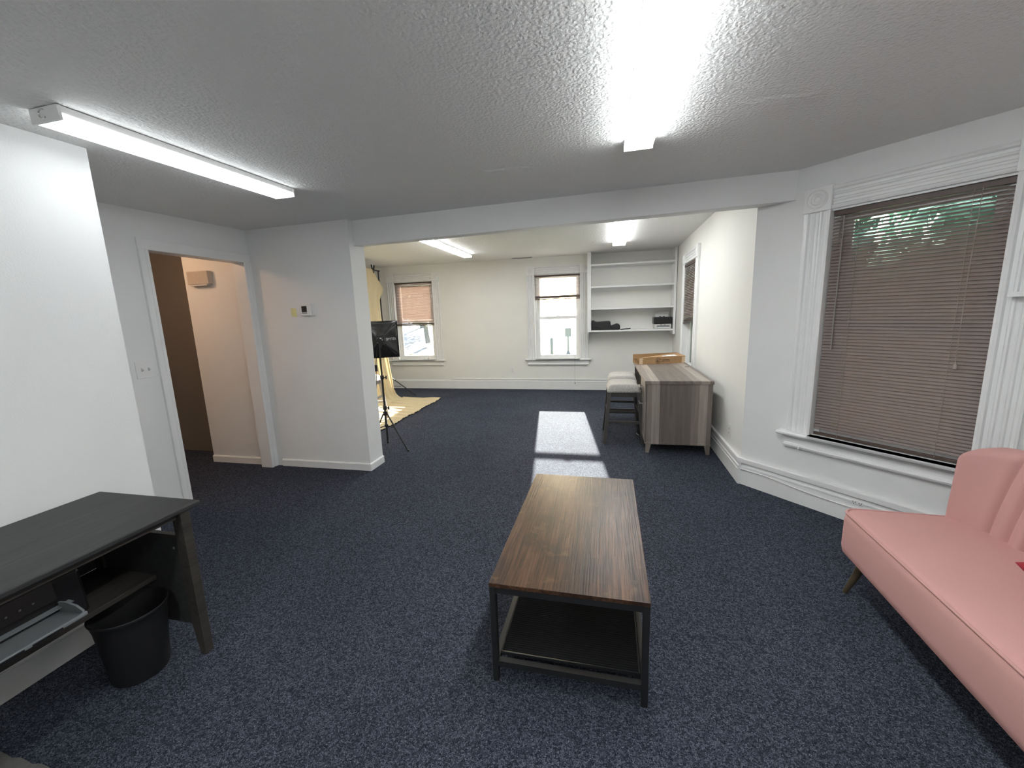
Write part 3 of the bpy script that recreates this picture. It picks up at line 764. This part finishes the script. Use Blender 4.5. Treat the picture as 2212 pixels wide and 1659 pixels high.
pl.build('printed_line', 'ink', T)

# ---------------------------------------------------------------- stools
def make_stool(wood_mat, label, loc, rz):
    T = thing('saddle_stool', label, 'stool', loc, rz, group='upholstered saddle stools')
    hx, hy = .18, .225           # half sizes of the seat
    # cushion: saddle with raised ends
    def top(u, v_):
        x = (u * 2 - 1); y = (v_ * 2 - 1)
        ex = max(0, 1 - abs(x) ** 5) ** .45; ey = max(0, 1 - abs(y) ** 6) ** .45
        z = .600 + (.058 + .030 * abs(y) ** 2) * ex * ey
        return (x * hx * (1 + .02 * ex), y * hy, z)
    cu = MB().grid(top, 16, 20)
    cu.box(-hx, hx, -hy, hy, .578, .601)
    cu.build('cushion', 'stool_fabric', T, smooth='all')
    nh = MB()
    for k in range(15):
        y = -hy + .015 + k * (2 * hy - .03) / 14
        for s_ in (-1, 1):
            nh.lathe([(.005, 0), (.004, .002), (.001, .003)] if s_ > 0 else [(.005, 0), (.004, -.002), (.001, -.003)], (s_ * hx, y, .585), 6, 'x')
    for k in range(12):
        x = -hx + .015 + k * (2 * hx - .03) / 11
        for s_ in (-1, 1):
            nh.lathe([(.005, 0), (.004, s_ * .002), (.001, s_ * .003)], (x, s_ * hy, .585), 6, 'y')
    tag(nh.build('nailhead_trim', 'nickel', T), kind='stuff')
    for sx in (-1, 1):
        for sy in (-1, 1):
            tx, ty = sx * (hx - .022), sy * (hy - .022); bx2, by2 = sx * (hx + .030), sy * (hy + .045)
            a, b = .021, .018
            MB().hexa([(bx2 - b, by2 - b, 0), (bx2 + b, by2 - b, 0), (bx2 + b, by2 + b, 0), (bx2 - b, by2 + b, 0),
                       (tx - a, ty - a, .578), (tx + a, ty - a, .578), (tx + a, ty + a, .578), (tx - a, ty + a, .578)]).build('leg', wood_mat, T, bevel=.002)
    def at(z): return .052 * (1 - z / .578), .067 * (1 - z / .578)
    for sy in (-1, 1):
        MB().box(-hx + .02, hx - .02, sy * (hy - .03) - .011, sy * (hy - .03) + .011, .525, .578).build('apron', wood_mat, T)
        dx, dy = at(.24)
        y = sy * (hy - .022 + dy)
        MB().box(-(hx - .022 + dx), hx - .022 + dx, y - .010, y + .010, .225, .255).build('stretcher', wood_mat, T)
    for sx in (-1, 1):
        MB().box(sx * (hx - .03) - .011, sx * (hx - .03) + .011, -hy + .02, hy - .02, .525, .578).build('apron', wood_mat, T)
        dx, dy = at(.34)
        x = sx * (hx - .022 + dx)
        MB().box(x - .010, x + .010, -(hy - .022 + dy), hy - .022 + dy, .325, .355).build('stretcher', wood_mat, T)
    return T
make_stool('stool_wood', 'dark stool with grey cushion tucked at the desk, nearest the camera', (.222, 4.845, 0), .02)
make_stool('stool_wood', 'dark stool with grey cushion tucked at the desk, farther one', (.235, 5.46, 0), -.02)
make_stool('stool_wood_light', 'pale-legged stool standing on the cream backdrop cloth', (-3.305, 5.045, .030), .18)  # legs in a lighter tone than the two desk stools
# black cord under desk
pts = [(.45 + .05 * math.cos(a) * (1 + .2 * math.sin(3 * a)), 4.95 + .09 * math.sin(a), .006) for a in [i * .35 for i in range(30)]]
tag(MB().tube(pts, .004, 6).build('charging_cable', 'black_plastic', None, smooth=True), 'loop of black cord on the carpet under the wooden desk', 'cord')

# ---------------------------------------------------------------- coffee table
T = thing('coffee_table', 'industrial coffee table with rustic brown top and black metal frame', 'coffee table', (-.128, 1.942, 0), math.radians(-.6))
hx, hy = .307, .560
MB().box(-hx, hx, -hy, hy, .432, .450).build('top', 'rustic_wood', T, bevel=.002)
r = .0125
for sx in (-1, 1):
    for sy in (-1, 1):
        x, y = sx * (hx - .014), sy * (hy - .014)
        MB().box(x - r, x + r, y - r, y + r, 0, .432).build('leg', 'black_metal', T, bevel=.0015)
for sy in (-1, 1):
    y = sy * (hy - .014)
    MB().box(-hx + .027, hx - .027, y - r, y + r, .407, .432).build('top_rail', 'black_metal', T)
    MB().box(-hx + .027, hx - .027, y - r, y + r, .072, .097).build('shelf_rail', 'black_metal', T)
for sx in (-1, 1):
    x = sx * (hx - .014)
    MB().box(x - r, x + r, -hy + .027, hy - .027, .407, .432).build('top_rail', 'black_metal', T)
    MB().box(x - r, x + r, -hy + .027, hy - .027, .072, .097).build('shelf_rail', 'black_metal', T)
mesh = MB()
px, py = hx - .030, hy - .050
nx, ny = 50, 88
for i in range(nx + 1):
    x = -px + 2 * px * i / nx; mesh.box(x - .0030, x + .0030, -py, py, .0985, .1000)
for j in range(ny + 1):
    y = -py + 2 * py * j / ny; mesh.box(-px, px, y - .0035, y + .0035, .0998, .1012)
sh = MB().box(-px - .006, px + .006, -py - .006, py + .006, .091, .0975).build('shelf_pan', 'mesh_black', T)
tag(mesh.build('wire_mesh', 'mesh_black', sh), kind='stuff')
MB().tube([(-px, -py, .100), (px, -py, .100), (px, py, .100), (-px, py, .100), (-px, -py, .100)], .0035, 6).build('mesh_border', 'black_metal', sh)

# ---------------------------------------------------------------- sofa
SR = math.radians(-2.6)
T = thing('pink_sofa', 'pink velvet loveseat with channel-tufted back and tapered legs', 'sofa', (1.53, 1.64, 0), SR)
# local: +x = towards the back, y along the length
HL = .635
def rounded(x0, x1, y0, y1, rad, n=8):
    pts = []
    for cx, cy, a0 in ((x1 - rad, y1 - rad, 0), (x0 + rad, y1 - rad, PI / 2), (x0 + rad, y0 + rad, PI), (x1 - rad, y0 + rad, 1.5 * PI)):
        for k in range(n + 1):
            a = a0 + k * PI / 2 / n; pts.append((cx + rad * math.cos(a), cy + rad * math.sin(a)))
    return pts
SX0, SX1 = -.355, .26
rad = .07
def ringpts(inset, z, dome=0):
    return [(x, y, z) for x, y in rounded(SX0 + inset, SX1 - inset, -HL + inset, HL - inset, rad - min(inset, rad * .6))]
mb = MB(); rings = [(.03, .215), (.006, .235), (0, .27), (.0, .40), (.004, .432), (.012, .446), (.03, .452), (.10, .457), (.20, .460)]
n = len(ringpts(0, 0)); allv = []
for ins, z in rings: allv += ringpts(min(ins, .2), z)
fs = []
for i in range(len(rings) - 1):
    for k in range(n): fs.append((i * n + k, i * n + (k + 1) % n, (i + 1) * n + (k + 1) % n, (i + 1) * n + k))
fs.append(tuple(range(n))[::-1]); fs.append(tuple(range((len(rings) - 1) * n, len(rings) * n)))
seat = mb.add(allv, fs).build('seat', 'pink_velvet', T, smooth='all')
rp = [(x, y, .445) for x, y in rounded(SX0 + .006, SX1 - .006, -HL + .006, HL - .006, rad - .004)]
MB().tube(rp + [rp[0]], .0055, 7, cap=False).build('piping', 'pink_velvet', seat, smooth='all')
# backrest
def back_pt(w0, t, side):
    aw = abs(w0); s = math.copysign(aw - .022 * t ** 2.6 * math.sin(PI * aw ** 2.35), w0)
    # s -1..1 along length, t 0..1 up; side 0 front, 1 rear
    top = .845
    rc = .10; e_ = min(rc, (1 - abs(s)) * HL)
    zt_ = top - .02 * s * s - rc + math.sqrt(max(0, rc * rc - (rc - e_) ** 2))
    z = .40 + (zt_ - .40) * t
    hh = HL * (1.0 + .02 * t)
    y = s * hh
    lean = .10 * t ** 1.3 * (1 - .85 * s ** 4)
    wing = -.070 * abs(s) ** 5 - .02 * s * s
    xf = .175 + lean + wing
    w_ = aw
    sp = .118
    if w_ < .725:
        ph = (w_ / sp + (1 - .725 / sp % 1)) % 1.0
        bul = .034 * (1 - abs(2 * ph - 1) ** 4)
    else:
        ph = (w_ - .725) / (.275)
        bul = .032 * (1 - (1 - min(1, max(0, ph) / .22)) ** 4)
    edge = min(1, (1 - abs(s)) / .06); edge_t = min(1, (1 - t) / .10)
    rnd = (1 - (1 - edge) ** 2) ** .5 * (1 - (1 - edge_t) ** 2) ** .5
    if side == 0:
        return (xf - bul * rnd + .045 * (1 - rnd), y, z)
    return (xf + .045 + .040 * rnd, y, z)
mb = MB(); nu, nv = 260, 26
def su(u):
    s = u * 2 - 1
    return max(-1, min(1, math.copysign(1 - (1 - abs(s)) ** 1.25, s)))
mb.grid(lambda u, v_: back_pt(su(u), 1 - (1 - v_) ** 1.4, 0), nu, nv)
mb.grid(lambda u, v_: back_pt(su(u), 1 - (1 - v_) ** 1.4, 1), nu, nv)
bo = mb.build('backrest', 'pink_velvet', T, smooth='all')
bm = bmesh.new(); bm.from_mesh(bo.data); bmesh.ops.remove_doubles(bm, verts=bm.verts, dist=.0025)
bmesh.ops.holes_fill(bm, edges=[e for e in bm.edges if e.is_boundary], sides=0)
bmesh.ops.recalc_face_normals(bm, faces=bm.faces)
for f in bm.faces: f.smooth = True
bm.to_mesh(bo.data); bm.free()
for sx, x in ((-1, SX0 + .085), (1, SX1 - .07)):
    for sy in (-1, 1):
        y = sy * (HL - .11)
        MB().tube([(x, y, .235), (x + sx * .02, y + sy * .025, .12), (x + sx * .045, y + sy * .055, 0.0)], [.022, .017, .011], 12).build('leg', 'brass_leg', T, smooth=True)
# cushion on the sofa
T = thing('throw_pillow', 'red throw pillow with cream embroidered pattern on the pink sofa', 'pillow', (1.615, 1.505, .530))
T.rotation_euler = (0.05, -1.22, .35)
def pil(sgn):
    def f(u, v_):
        x = u * 2 - 1; y = v_ * 2 - 1
        e = max(0, (1 - x ** 4) * (1 - y ** 4)) ** .5
        k = 1 - .10 * (1 - abs(x)) * abs(y) ** 2
        return (sgn * .055 * e, y * .20 * (1 - .06 * (1 - abs(x) ** 2)), x * .155 * (1 - .06 * (1 - y * y)))
    return f
mb = MB().grid(pil(1), 20, 20).grid(pil(-1), 20, 20)
po = mb.build('pillow_cover', 'red_cushion', T, smooth='all')
bm = bmesh.new(); bm.from_mesh(po.data); bmesh.ops.remove_doubles(bm, verts=bm.verts, dist=.001); bmesh.ops.recalc_face_normals(bm, faces=bm.faces); bm.to_mesh(po.data); bm.free()
def pz(y, z):
    x = z / .155; yy = y / .2
    return -.055 * max(0, (1 - x ** 4) * (1 - yy ** 4)) ** .5 - .002
for (ya, za, yb, zb) in ((.175, -.105, .135, .0), (.135, .0, .16, .09), (.16, .09, .10, .12), (.10, -.11, .06, -.02), (.06, -.02, .09, .06), (.02, -.11, -.02, .02), (-.02, .02, .02, .11), (-.08, -.10, -.12, .03), (-.12, .03, -.08, .12)):
    pts = [(pz(ya + (yb - ya) * k / 5, za + (zb - za) * k / 5), ya + (yb - ya) * k / 5, za + (zb - za) * k / 5) for k in range(6)]
    MB().tube(pts, [.016, .009, .007, .007, .009, .012], 8).build('embroidered_motif', 'cream_embroidery', T, smooth=True)

# ---------------------------------------------------------------- black desk on the left
T = thing('black_desk', 'black wood grain console desk along the left wall', 'desk', (-2.06, .75, 0))
XA, XB = -2.358, -1.762
YN, YFAR = .10, 1.352
MB().box(XA, XB, YN, YFAR, .700, .722).build('top', 'black_wood', T, True, bevel=.006, segs=3)
MB().box(XB - .048, XB - .030, YN + .08, YFAR - .09, .672, .699).build('apron', 'brown_black_wood', T, True)
def dleg(x0, x1, y0, y1, sx):
    # taper only the lowest 14 cm on the inner side
    prof = [(x0, 0), (x1 - .022, 0), (x1, .15), (x1, .70), (x0, .70)] if sx < 0 else [(x0 + .022, 0), (x1, 0), (x1, .70), (x0, .70), (x0, .15)]
    return MB().prism(prof, 'y', y0, y1)
for (y0, y1) in ((YFAR - .085, YFAR - .045), (YN + .045, YN + .085)):
    dleg(XB - .062, XB - .012, y0, y1, 1).build('leg', 'brown_black_wood', T, True, bevel=.002)
    dleg(XA + .012, XA + .062, y0, y1, -1).build('leg', 'brown_black_wood', T, True, bevel=.002)
    MB().box(XA + .062, XB - .062, (y0 + y1) / 2 - .009, (y0 + y1) / 2 + .009, .145, .572).build('side_panel', 'black_wood', T, True)
    MB().box(XA + .062, XB - .062, (y0 + y1) / 2 - .011, (y0 + y1) / 2 + .011, .572, .585).build('panel_cap', 'brown_black_wood', T, True)
MB().box(XA + .02, -1.995, YN + .075, YFAR - .075, .352, .374).build('shelf', 'brown_black_wood', T, True, bevel=.002)
MB().box(XA + .006, XA + .018, YN + .085, YFAR - .085, .374, .600).build('back_panel', 'black_wood', T, True)
MB().lathe([(.006, 0), (.005, -.002)], (-1.86, YFAR - .0742, .52), 10, 'y').build('screw_cap', 'grey_plastic', T, True)
# printer on its shelf
T = thing('desk_printer', 'black printer with grey output tray on the black desk shelf', 'printer', (-2.12, .76, .374))
MB().hexa([(-.20, -.22, 0), (.10, -.22, 0), (.10, .29, 0), (-.20, .29, 0), (-.20, -.22, .20), (.085, -.22, .185), (.085, .29, .185), (-.20, .29, .20)]).build('body', 'black_plastic', T, bevel=.012)
MB().hexa([(.08, -.20, .13), (.105, -.20, .115), (.105, .20, .115), (.08, .20, .13), (.082, -.20, .182), (.09, -.20, .182), (.09, .20, .182), (.082, .20, .182)]).build('control_panel', 'black_plastic', T)
for k in range(4):
    MB().lathe([(.004, 0), (.003, .001)], (.1075, .03 + .035 * k, .145 - .0 * k), 8, 'x').build('button', 'grey_plastic', T)
tr = MB()
def tray_pt(x, y, z): return (x, y, z)
tr.hexa([(.07, -.19, .050), (.235, -.19, .062), (.235, .205, .062), (.07, .205, .050), (.07, -.19, .058), (.235, -.19, .070), (.235, .205, .070), (.07, .205, .058)])
tr.hexa([(.225, -.19, .064), (.240, -.19, .066), (.240, .205, .066), (.225, .205, .064), (.228, -.19, .080), (.240, -.19, .080), (.240, .205, .080), (.228, .205, .080)])
o = tr.build('output_tray', 'grey_plastic', T, bevel=.003)
wing = [(.10, .056), (.225, .066), (.22, .080), (.19, .096), (.14, .104), (.10, .100)]
MB().prism(wing, 'y', .200, .207).build('tray_end', 'grey_plastic', o)
MB().box(.2405, .2425, -.10, .03, .064, .074).build('tray_slot', 'black_plastic', o)
MB().box(.2405, .2425, .05, .13, .066, .073).build('tray_slot', 'black_plastic', o)
MB().hexa([(.06, -.16, .085), (.12, -.16, .080), (.12, .235, .080), (.06, .235, .085), (.06, -.16, .087), (.12, -.16, .082), (.12, .235, .082), (.06, .235, .087)]).build('paper_sheet', 'grey_plastic', T)
# waste bin
T = thing('waste_bin', 'round black plastic waste bin under the black desk', 'bin', (-1.985, 1.148, 0))
MB().lathe([(.088, 0), (.096, .004), (.100, .02), (.121, .26), (.129, .300), (.132, .303), (.132, .309), (.127, .310), (.124, .300), (.115, .26), (.095, .02), (.08, .012)], (0, 0, 0), 40).build('bin_shell', 'matte_black_plastic', T, smooth=True)
o = MB().tube([(.130 * math.cos(a), .130 * math.sin(a), .309) for a in [i * 2 * PI / 40 for i in range(41)]], .0035, 6, cap=False).build('rim', 'matte_black_plastic', T, smooth='all')
# grey mat in the lower left corner
mb = MB()
ed = [(-2.37, .30)] + [(-1.55, .30)] + [(-1.55 - .82 * k / 24, .763 + .004 * math.sin(k * 2.1)) for k in range(25)]
o = mb.prism(ed, 'z', .001, .016).build('floor_mat', 'floor_mat', None, bevel=.003)
tag(o, 'grey floor mat at the lower left corner below the desk', 'mat')

# ---------------------------------------------------------------- softbox on tripod
PX, PY = -2.392, 4.012
T = thing('softbox_stand', 'black photo tripod stand near the partition end', 'light stand', (PX, PY, 0))
MB().tube([(0, 0, .13), (0, 0, .86)], .012, 12).build('lower_column', 'black_metal', T, smooth=True)
MB().tube([(0, 0, .86), (0, 0, 1.225)], .009, 12).build('upper_column', 'black_metal', T, smooth=True)
for z in (.845, .50):
    c_ = MB().lathe([(.018, -.022), (.020, -.018), (.020, .018), (.018, .022)], (0, 0, z), 14).build('collar', 'black_plastic', T, smooth=True)
    k_ = MB(); k_.tube([(.016, 0, z), (.045, -.005, z)], .006, 8); k_.hexa([(.042, -.004, z - .018), (.056, -.004, z - .018), (.056, .004, z - .018), (.042, .004, z - .018), (.042, -.004, z + .018), (.056, -.004, z + .018), (.056, .004, z + .018), (.042, .004, z + .018)])
    k_.build('clamp_knob', 'black_plastic', c_)
MB().lathe([(.022, -.02), (.024, .02)], (0, 0, .435), 14).build('leg_hub', 'black_plastic', T, smooth=True)
MB().lathe([(.020, -.014), (.020, .014)], (0, 0, .295), 14).build('brace_hub', 'black_plastic', T, smooth=True)
feet = [(-2.139 - PX, 3.997 - PY), (-2.531 - PX, 4.246 - PY), (-2.545 - PX, 3.80 - PY)]
for fx_, fy_ in feet:
    h_ = Vector((fx_, fy_, 0)); u_ = h_.normalized()
    lg = MB().tube([u_ * .022 + Vector((0, 0, .435)), h_ + Vector((0, 0, .008))], .008, 8).build('leg', 'black_metal', T, smooth=True)
    MB().lathe([(.011, -.002), (.011, .018)], (h_.x, h_.y, .008), 10).build('rubber_foot', 'black_plastic', lg)
    MB().tube([u_ * .018 + Vector((0, 0, .295)), u_ * .11 + Vector((0, 0, .275))], .005, 6).build('brace', 'black_metal', T)
T = thing('softbox', 'square black softbox seen from behind with white brand lettering', 'softbox', (PX + .004, PY + .012, 1.252))
vd = Vector((-.52, .854, 0)).normalized()          # facing direction, away from the viewer
T.rotation_euler = (0, 0, math.atan2(vd.y, vd.x) - PI / 2)   # local +y = facing direction
hw = .205; dp = .17
rx = [(-hw, dp, -hw), (hw, dp, -hw), (hw, dp, hw), (-hw, dp, hw)]
r0 = .030; ap = [(-r0, .012, -r0), (r0, .012, -r0), (r0, .012, r0), (-r0, .012, r0)]
names = ('panel_bottom', 'panel_right', 'panel_top', 'panel_left')
for k in range(4):
    a, b = k, (k + 1) % 4
    A, B, C_, D_ = [Vector(q) for q in (ap[a], ap[b], rx[b], rx[a])]
    def pf(u, v_, A=A, B=B, C_=C_, D_=D_):
        p = (A * (1 - u) + B * u) * (1 - v_) + (D_ * (1 - u) + C_ * u) * v_
        sag = .011 * math.sin(PI * u) * math.sin(PI * v_ * .9)
        cen = Vector((0, dp * .8, 0)); return p + (cen - p).normalized() * sag + Vector((0, .004 * math.sin(9 * u + 5 * v_), 0))
    o = MB().grid(pf, 8, 8).build('fabric_panel', 'softbox_cloth', T, smooth='all')
    md = o.modifiers.new('thick', 'SOLIDIFY'); md.thickness = .002
rim = MB()
rim.box(-hw - .003, hw + .003, dp, dp + .03, hw - .002, hw + .003); rim.box(-hw - .003, hw + .003, dp, dp + .03, -hw - .003, -hw + .002)
rim.box(-hw - .003, -hw + .002, dp, dp + .03, -hw, hw); rim.box(hw - .002, hw + .003, dp, dp + .03, -hw, hw)
rim.build('rim_band', 'softbox_cloth', T)
MB().box(-hw + .003, hw - .003, dp + .018, dp + .022, -hw + .003, hw - .003).build('front_diffuser', 'diffuser_cloth', T)
for sx in (-1, 1):
    for sz in (-1, 1):
        MB().tube([(sx * .02, .0, sz * .02), (sx * hw, dp, sz * hw)], .0025, 5).build('rod', 'black_metal', T)
MB().lathe([(.020, -.035), (.032, -.02), (.034, .02), (.028, .05)], (0, 0, 0), 16, 'y').build('lamp_socket', 'black_plastic', T, smooth=True)
mt_ = MB(); mt_.box(-.016, .016, -.030, .0, -.075, -.01); mt_.tube([(.016, -.015, -.045), (.055, -.02, -.045)], .005, 8); mt_.lathe([(.011, 0), (.013, .012)], (.055, -.02, -.045), 10, 'x')
mt_.build('tilt_bracket', 'black_plastic', T)
# lettering on the right-hand panel
tcu = bpy.data.curves.new('lettering', 'FONT'); tcu.body = 'SMYTEX'; tcu.size = .042; tcu.extrude = .0004; tcu.align_x = 'CENTER'; tcu.align_y = 'CENTER'
to = bpy.data.objects.new('lettering_tmp', tcu); COL.objects.link(to)
bpy.context.view_layer.update()
me = bpy.data.meshes.new_from_object(to.evaluated_get(bpy.context.evaluated_depsgraph_get()))
bpy.data.objects.remove(to)
me.materials.append(M['white_print'])
lo = bpy.data.objects.new('lettering', me); COL.objects.link(lo); lo.parent = T
# the right panel (local +x side) spans from apex (r0) to rim (hw): build its frame
e1 = Vector((hw - r0, dp - .012, 0)).normalized()
nrm = Vector((e1.y, -e1.x, 0))
R_ = Matrix((e1, Vector((0, 0, 1)), nrm)).transposed().to_4x4()
R_.translation = Vector((.128, .1005, .004)) + nrm * -.005
lo.matrix_local = R_
# power cord with inline adapter (hangs from the lamp socket)
Ri = Matrix.Rotation(-T.rotation_euler.z, 3, 'Z')
def sbl(p): return tuple(Ri @ (Vector((PX - .01 + p[0], PY + p[1], p[2])) - Vector(T.location)))
cb = MB().tube([sbl(q) for q in ((-.01, 0, 1.20), (-.035, -.01, 1.05), (-.045, -.01, .98))], .004, 6)
cb.tube([sbl(q) for q in ((-.047, -.01, .915), (-.055, -.01, .80), (-.10, .02, .55), (-.16, .10, .25), (-.20, .16, .006))], .003, 6)
cbo = cb.build('power_cord', 'black_plastic', T, smooth=True)
ad_ = MB().box(-.015, .015, -.015, .015, -.035, .035).build('adapter', 'black_plastic', cbo, bevel=.004)
ad_.location = sbl((-.047, -.01, .95))

# ---------------------------------------------------------------- backdrop stand and cloth
BX = -3.97
T = thing('backdrop_stand', 'black backdrop stand holding the cream cloth', 'backdrop stand', (BX, 6.84, 0))
def bstand(y):
    MB().tube([(0, y, .25), (0, y, 2.33)], .012, 10).build('pole', 'black_metal', T, smooth=True)
    MB().lathe([(.022, -.02), (.024, .02)], (0, y, .42), 12).build('leg_hub', 'black_plastic', T)
    for a in (22, 142, 262):
        a = math.radians(a); u_ = Vector((math.cos(a), math.sin(a), 0))
        lg = MB().tube([Vector((0, y, .42)) + u_ * .02, Vector((0, y, .010)) + u_ * .50], .010, 8).build('leg', 'black_metal', T, smooth=True)
        MB().tube([Vector((0, y, .22)) + u_ * .012, Vector((0, y, .20)) + u_ * .24], .005, 6).build('brace', 'black_metal', lg)
bstand(0); bstand(-2.62)
MB().tube([(0, -2.66, 2.325), (0, .04, 2.325)], .012, 10).build('crossbar', 'black_metal', T, smooth=True)
# cloth: path from crossbar to floor, swept along y
CY0, CY1 = 4.32, 6.80
def fold(y, z, k):
    amp = .004 + .026 * k
    return amp * (math.sin(24 * y + 1.3 * math.sin(2.2 * z)) + .75 * math.sin(55 * y + 1.0 + .8 * math.sin(1.7 * z)) + .3 * math.sin(97 * y))
def cloth(u, v_):
    # u along y (0..1), v along the drop then over the floor
    y = CY0 + (CY1 - CY0) * u
    drop = 2.25; rad_ = .16; run = .79
    Lt = drop + rad_ * PI / 2 + run
    s = v_ * Lt
    d0 = drop - rad_ + .10
    if s < d0:
        z = 2.342 - s; x = BX + .016; nx_, nz_ = 1.0, 0.0; k = s / d0
        x += fold(y, z, k)
        x += .04 * k + .12 * k ** 3
    else:
        q = min(1, (s - d0) / (rad_ * PI / 2 + .10))
        a = q * PI / 2
        x0 = BX + .176
        x = x0 + rad_ * (1 - math.cos(a)) + max(0, (s - d0 - rad_ * PI / 2 - .10)) + fold(y, .2, 1.0) * (1 - q)
        z = .012 + (2.342 - d0 - .012) * (1 - math.sin(a))
        if q >= 1:
            fr_ = (s - d0 - rad_ * PI / 2 - .10) / run
            z = .012 + .013 * (1.1 + math.sin(31 * y + 4 * x + 1.5 * math.sin(5 * x)) * abs(math.sin(3.1 * y + 2.2 * x))) * (.45 + .55 * max(0, 1 - fr_)) + .004 * math.sin(70 * y + 9 * x)
    # the free right-hand edge
    if u > .86:
        e = (u - .86) / .14
        if s < d0:
            y += e * (.16 * math.exp(-((z - 2.02) / .13) ** 2) - .10 * max(0, (z - 2.15) / .19) - .02)
            z -= e * e * .02
        else:
            y += e * (-.02 + .02 * math.sin(6 * x))
    # front hem slightly wavy
    if v_ > .97: x += .012 * math.sin(9 * y)
    return (x, y, max(z, .008))
o = MB().grid(cloth, 300, 120).build('backdrop_cloth', 'backdrop_muslin', None, smooth='all')
md = o.modifiers.new('thick', 'SOLIDIFY'); md.thickness = .002; md.offset = 0
tag(o, 'cream muslin backdrop hanging from the stand and sweeping onto the carpet', 'cloth')
# clamp
T = thing('spring_clamp', 'black spring clamp gripping the top of the cream backdrop', 'clamp', (BX + .01, 6.66, 2.335))
for sx in (-1, 1):
    MB().hexa([(-.012, sx * .004 - .006, -.065), (.012, sx * .004 - .006, -.065), (.012, sx * .004 + .006, -.065), (-.012, sx * .004 + .006, -.065),
               (-.010, sx * .045 - .007, .075), (.010, sx * .045 - .007, .075), (.010, sx * .045 + .007, .075), (-.010, sx * .045 + .007, .075)]).build('jaw_handle', 'black_plastic', T, bevel=.002)
MB().lathe([(.012, -.016), (.012, .016)], (0, 0, .0), 12, 'x').build('spring', 'black_metal', T, smooth=True)

# ---------------------------------------------------------------- outside
def ground_z(y):
    return -.35 if y < 19 else -.35 + (y - 19) * .085
mb = MB()
mb.grid(lambda u, v_: (-40 + 80 * u, 8.06 + (18.6 - 8.06) * v_, -.35 + .02 * math.sin(u * 90) * math.sin(v_ * 9)), 40, 12)
o = mb.build('ground_lawn', 'grass', None); struct(o, 'sunlit lawn outside the end-wall windows', 'lawn')
mb = MB(); mb.grid(lambda u, v_: (-40 + 80 * u, 18.6 + 26 * v_, ground_z(18.6 + 26 * v_) + .02), 20, 16)
struct(mb.build('ground_road', 'asphalt', None), 'pale road rising beyond the lawn', 'road')
struct(MB().box(1.6, 40, -12, 8.06, -.5, -.35).build('ground_side', 'grass', None), 'shaded lawn beside the house', 'lawn')
T = thing('bollard', 'short grey post standing on the lawn outside', 'post', (-2.13, 17.0, -.35))
MB().lathe([(.06, 0), (.06, .70), (.05, .76), (.02, .78)], (0, 0, 0), 14).build('post_shaft', 'post_paint', T, smooth=True)
T = thing('sign_post', 'grey box sign on a post standing on the lawn outside', 'sign', (-1.46, 17.2, -.35))
MB().tube([(0, 0, 0), (0, 0, 1.0)], .035, 10).build('post_shaft', 'post_paint', T)
MB().lathe([(.13, 0), (.06, .16), (.05, .20)], (0, 0, 0), 12).build('post_base', 'post_paint', T)
MB().box(-.13, .13, -.04, .04, .80, 1.16).build('sign_box', 'post_paint', T, bevel=.01)
def tree(loc, h, r, seed, label, leaf='leaf', nl=900, ls=.16, crown=1.0):
    rnd = random.Random(seed)
    T = thing('garden_tree', label, 'tree', loc, group='trees outside the windows')
    MB().tube([(0, 0, 0), (.05 * h * rnd.uniform(-1, 1), 0, h * .35), (.06 * h * rnd.uniform(-1, 1), .03 * h, h * .8)], [h * .035, h * .026, h * .008], 9).build('trunk', 'bark', T, smooth=True)
    for k in range(6):
        a = rnd.uniform(0, 2 * PI); z0_ = h * rnd.uniform(.3, .6); L2 = r * rnd.uniform(.6, 1)
        MB().tube([(0, 0, z0_), (.5 * L2 * math.cos(a), .5 * L2 * math.sin(a), z0_ + .18 * h), (L2 * math.cos(a), L2 * math.sin(a), z0_ + .28 * h)], [h * .013, h * .009, h * .003], 6).build('branch', 'bark', T)
    mb = MB()
    for k in range(nl):
        while True:
            p = Vector((rnd.uniform(-1, 1), rnd.uniform(-1, 1), rnd.uniform(-1, 1)))
            if .25 < p.length < 1: break
        c_ = Vector((p.x * r, p.y * r, h * (.62) + p.z * h * .38 * crown))
        a = Vector((rnd.uniform(-1, 1), rnd.uniform(-1, 1), rnd.uniform(-1, 1))).normalized(); b = a.orthogonal().normalized()
        s_ = ls * rnd.uniform(.6, 1.3)
        mb.add([c_ - a * s_, c_ + b * s_ * .5, c_ + a * s_, c_ - b * s_ * .5], [(0, 1, 2, 3)])
    tag(mb.build('foliage', leaf, T), kind='stuff')
tree((-9.5, 21, 0.0), 4.2, 2.0, 1, 'tree seen through the window behind the softbox', nl=3500)
tree((-7.2, 33, .9), 4.8, 2.2, 2, 'tree up the slope seen through the window by the shelves', nl=700)
tree((-14, 30, .6), 5.0, 2.6, 3, 'broad tree far beyond the left window', nl=3500)
tree((3.5, 36, 1.1), 4.8, 2.4, 4, 'tree far behind the lawn sign', nl=600)
tree((4.1, 4.6, -.35), 4.6, 1.5, 5, 'leafy green tree right outside the bay window', 'leaf_teal', 6500, .14, 1.1)
tree((5.0, 8.4, -.35), 5.2, 1.9, 6, 'second green tree beyond the bay window', 'leaf_teal', 6000, .16, 1.1)
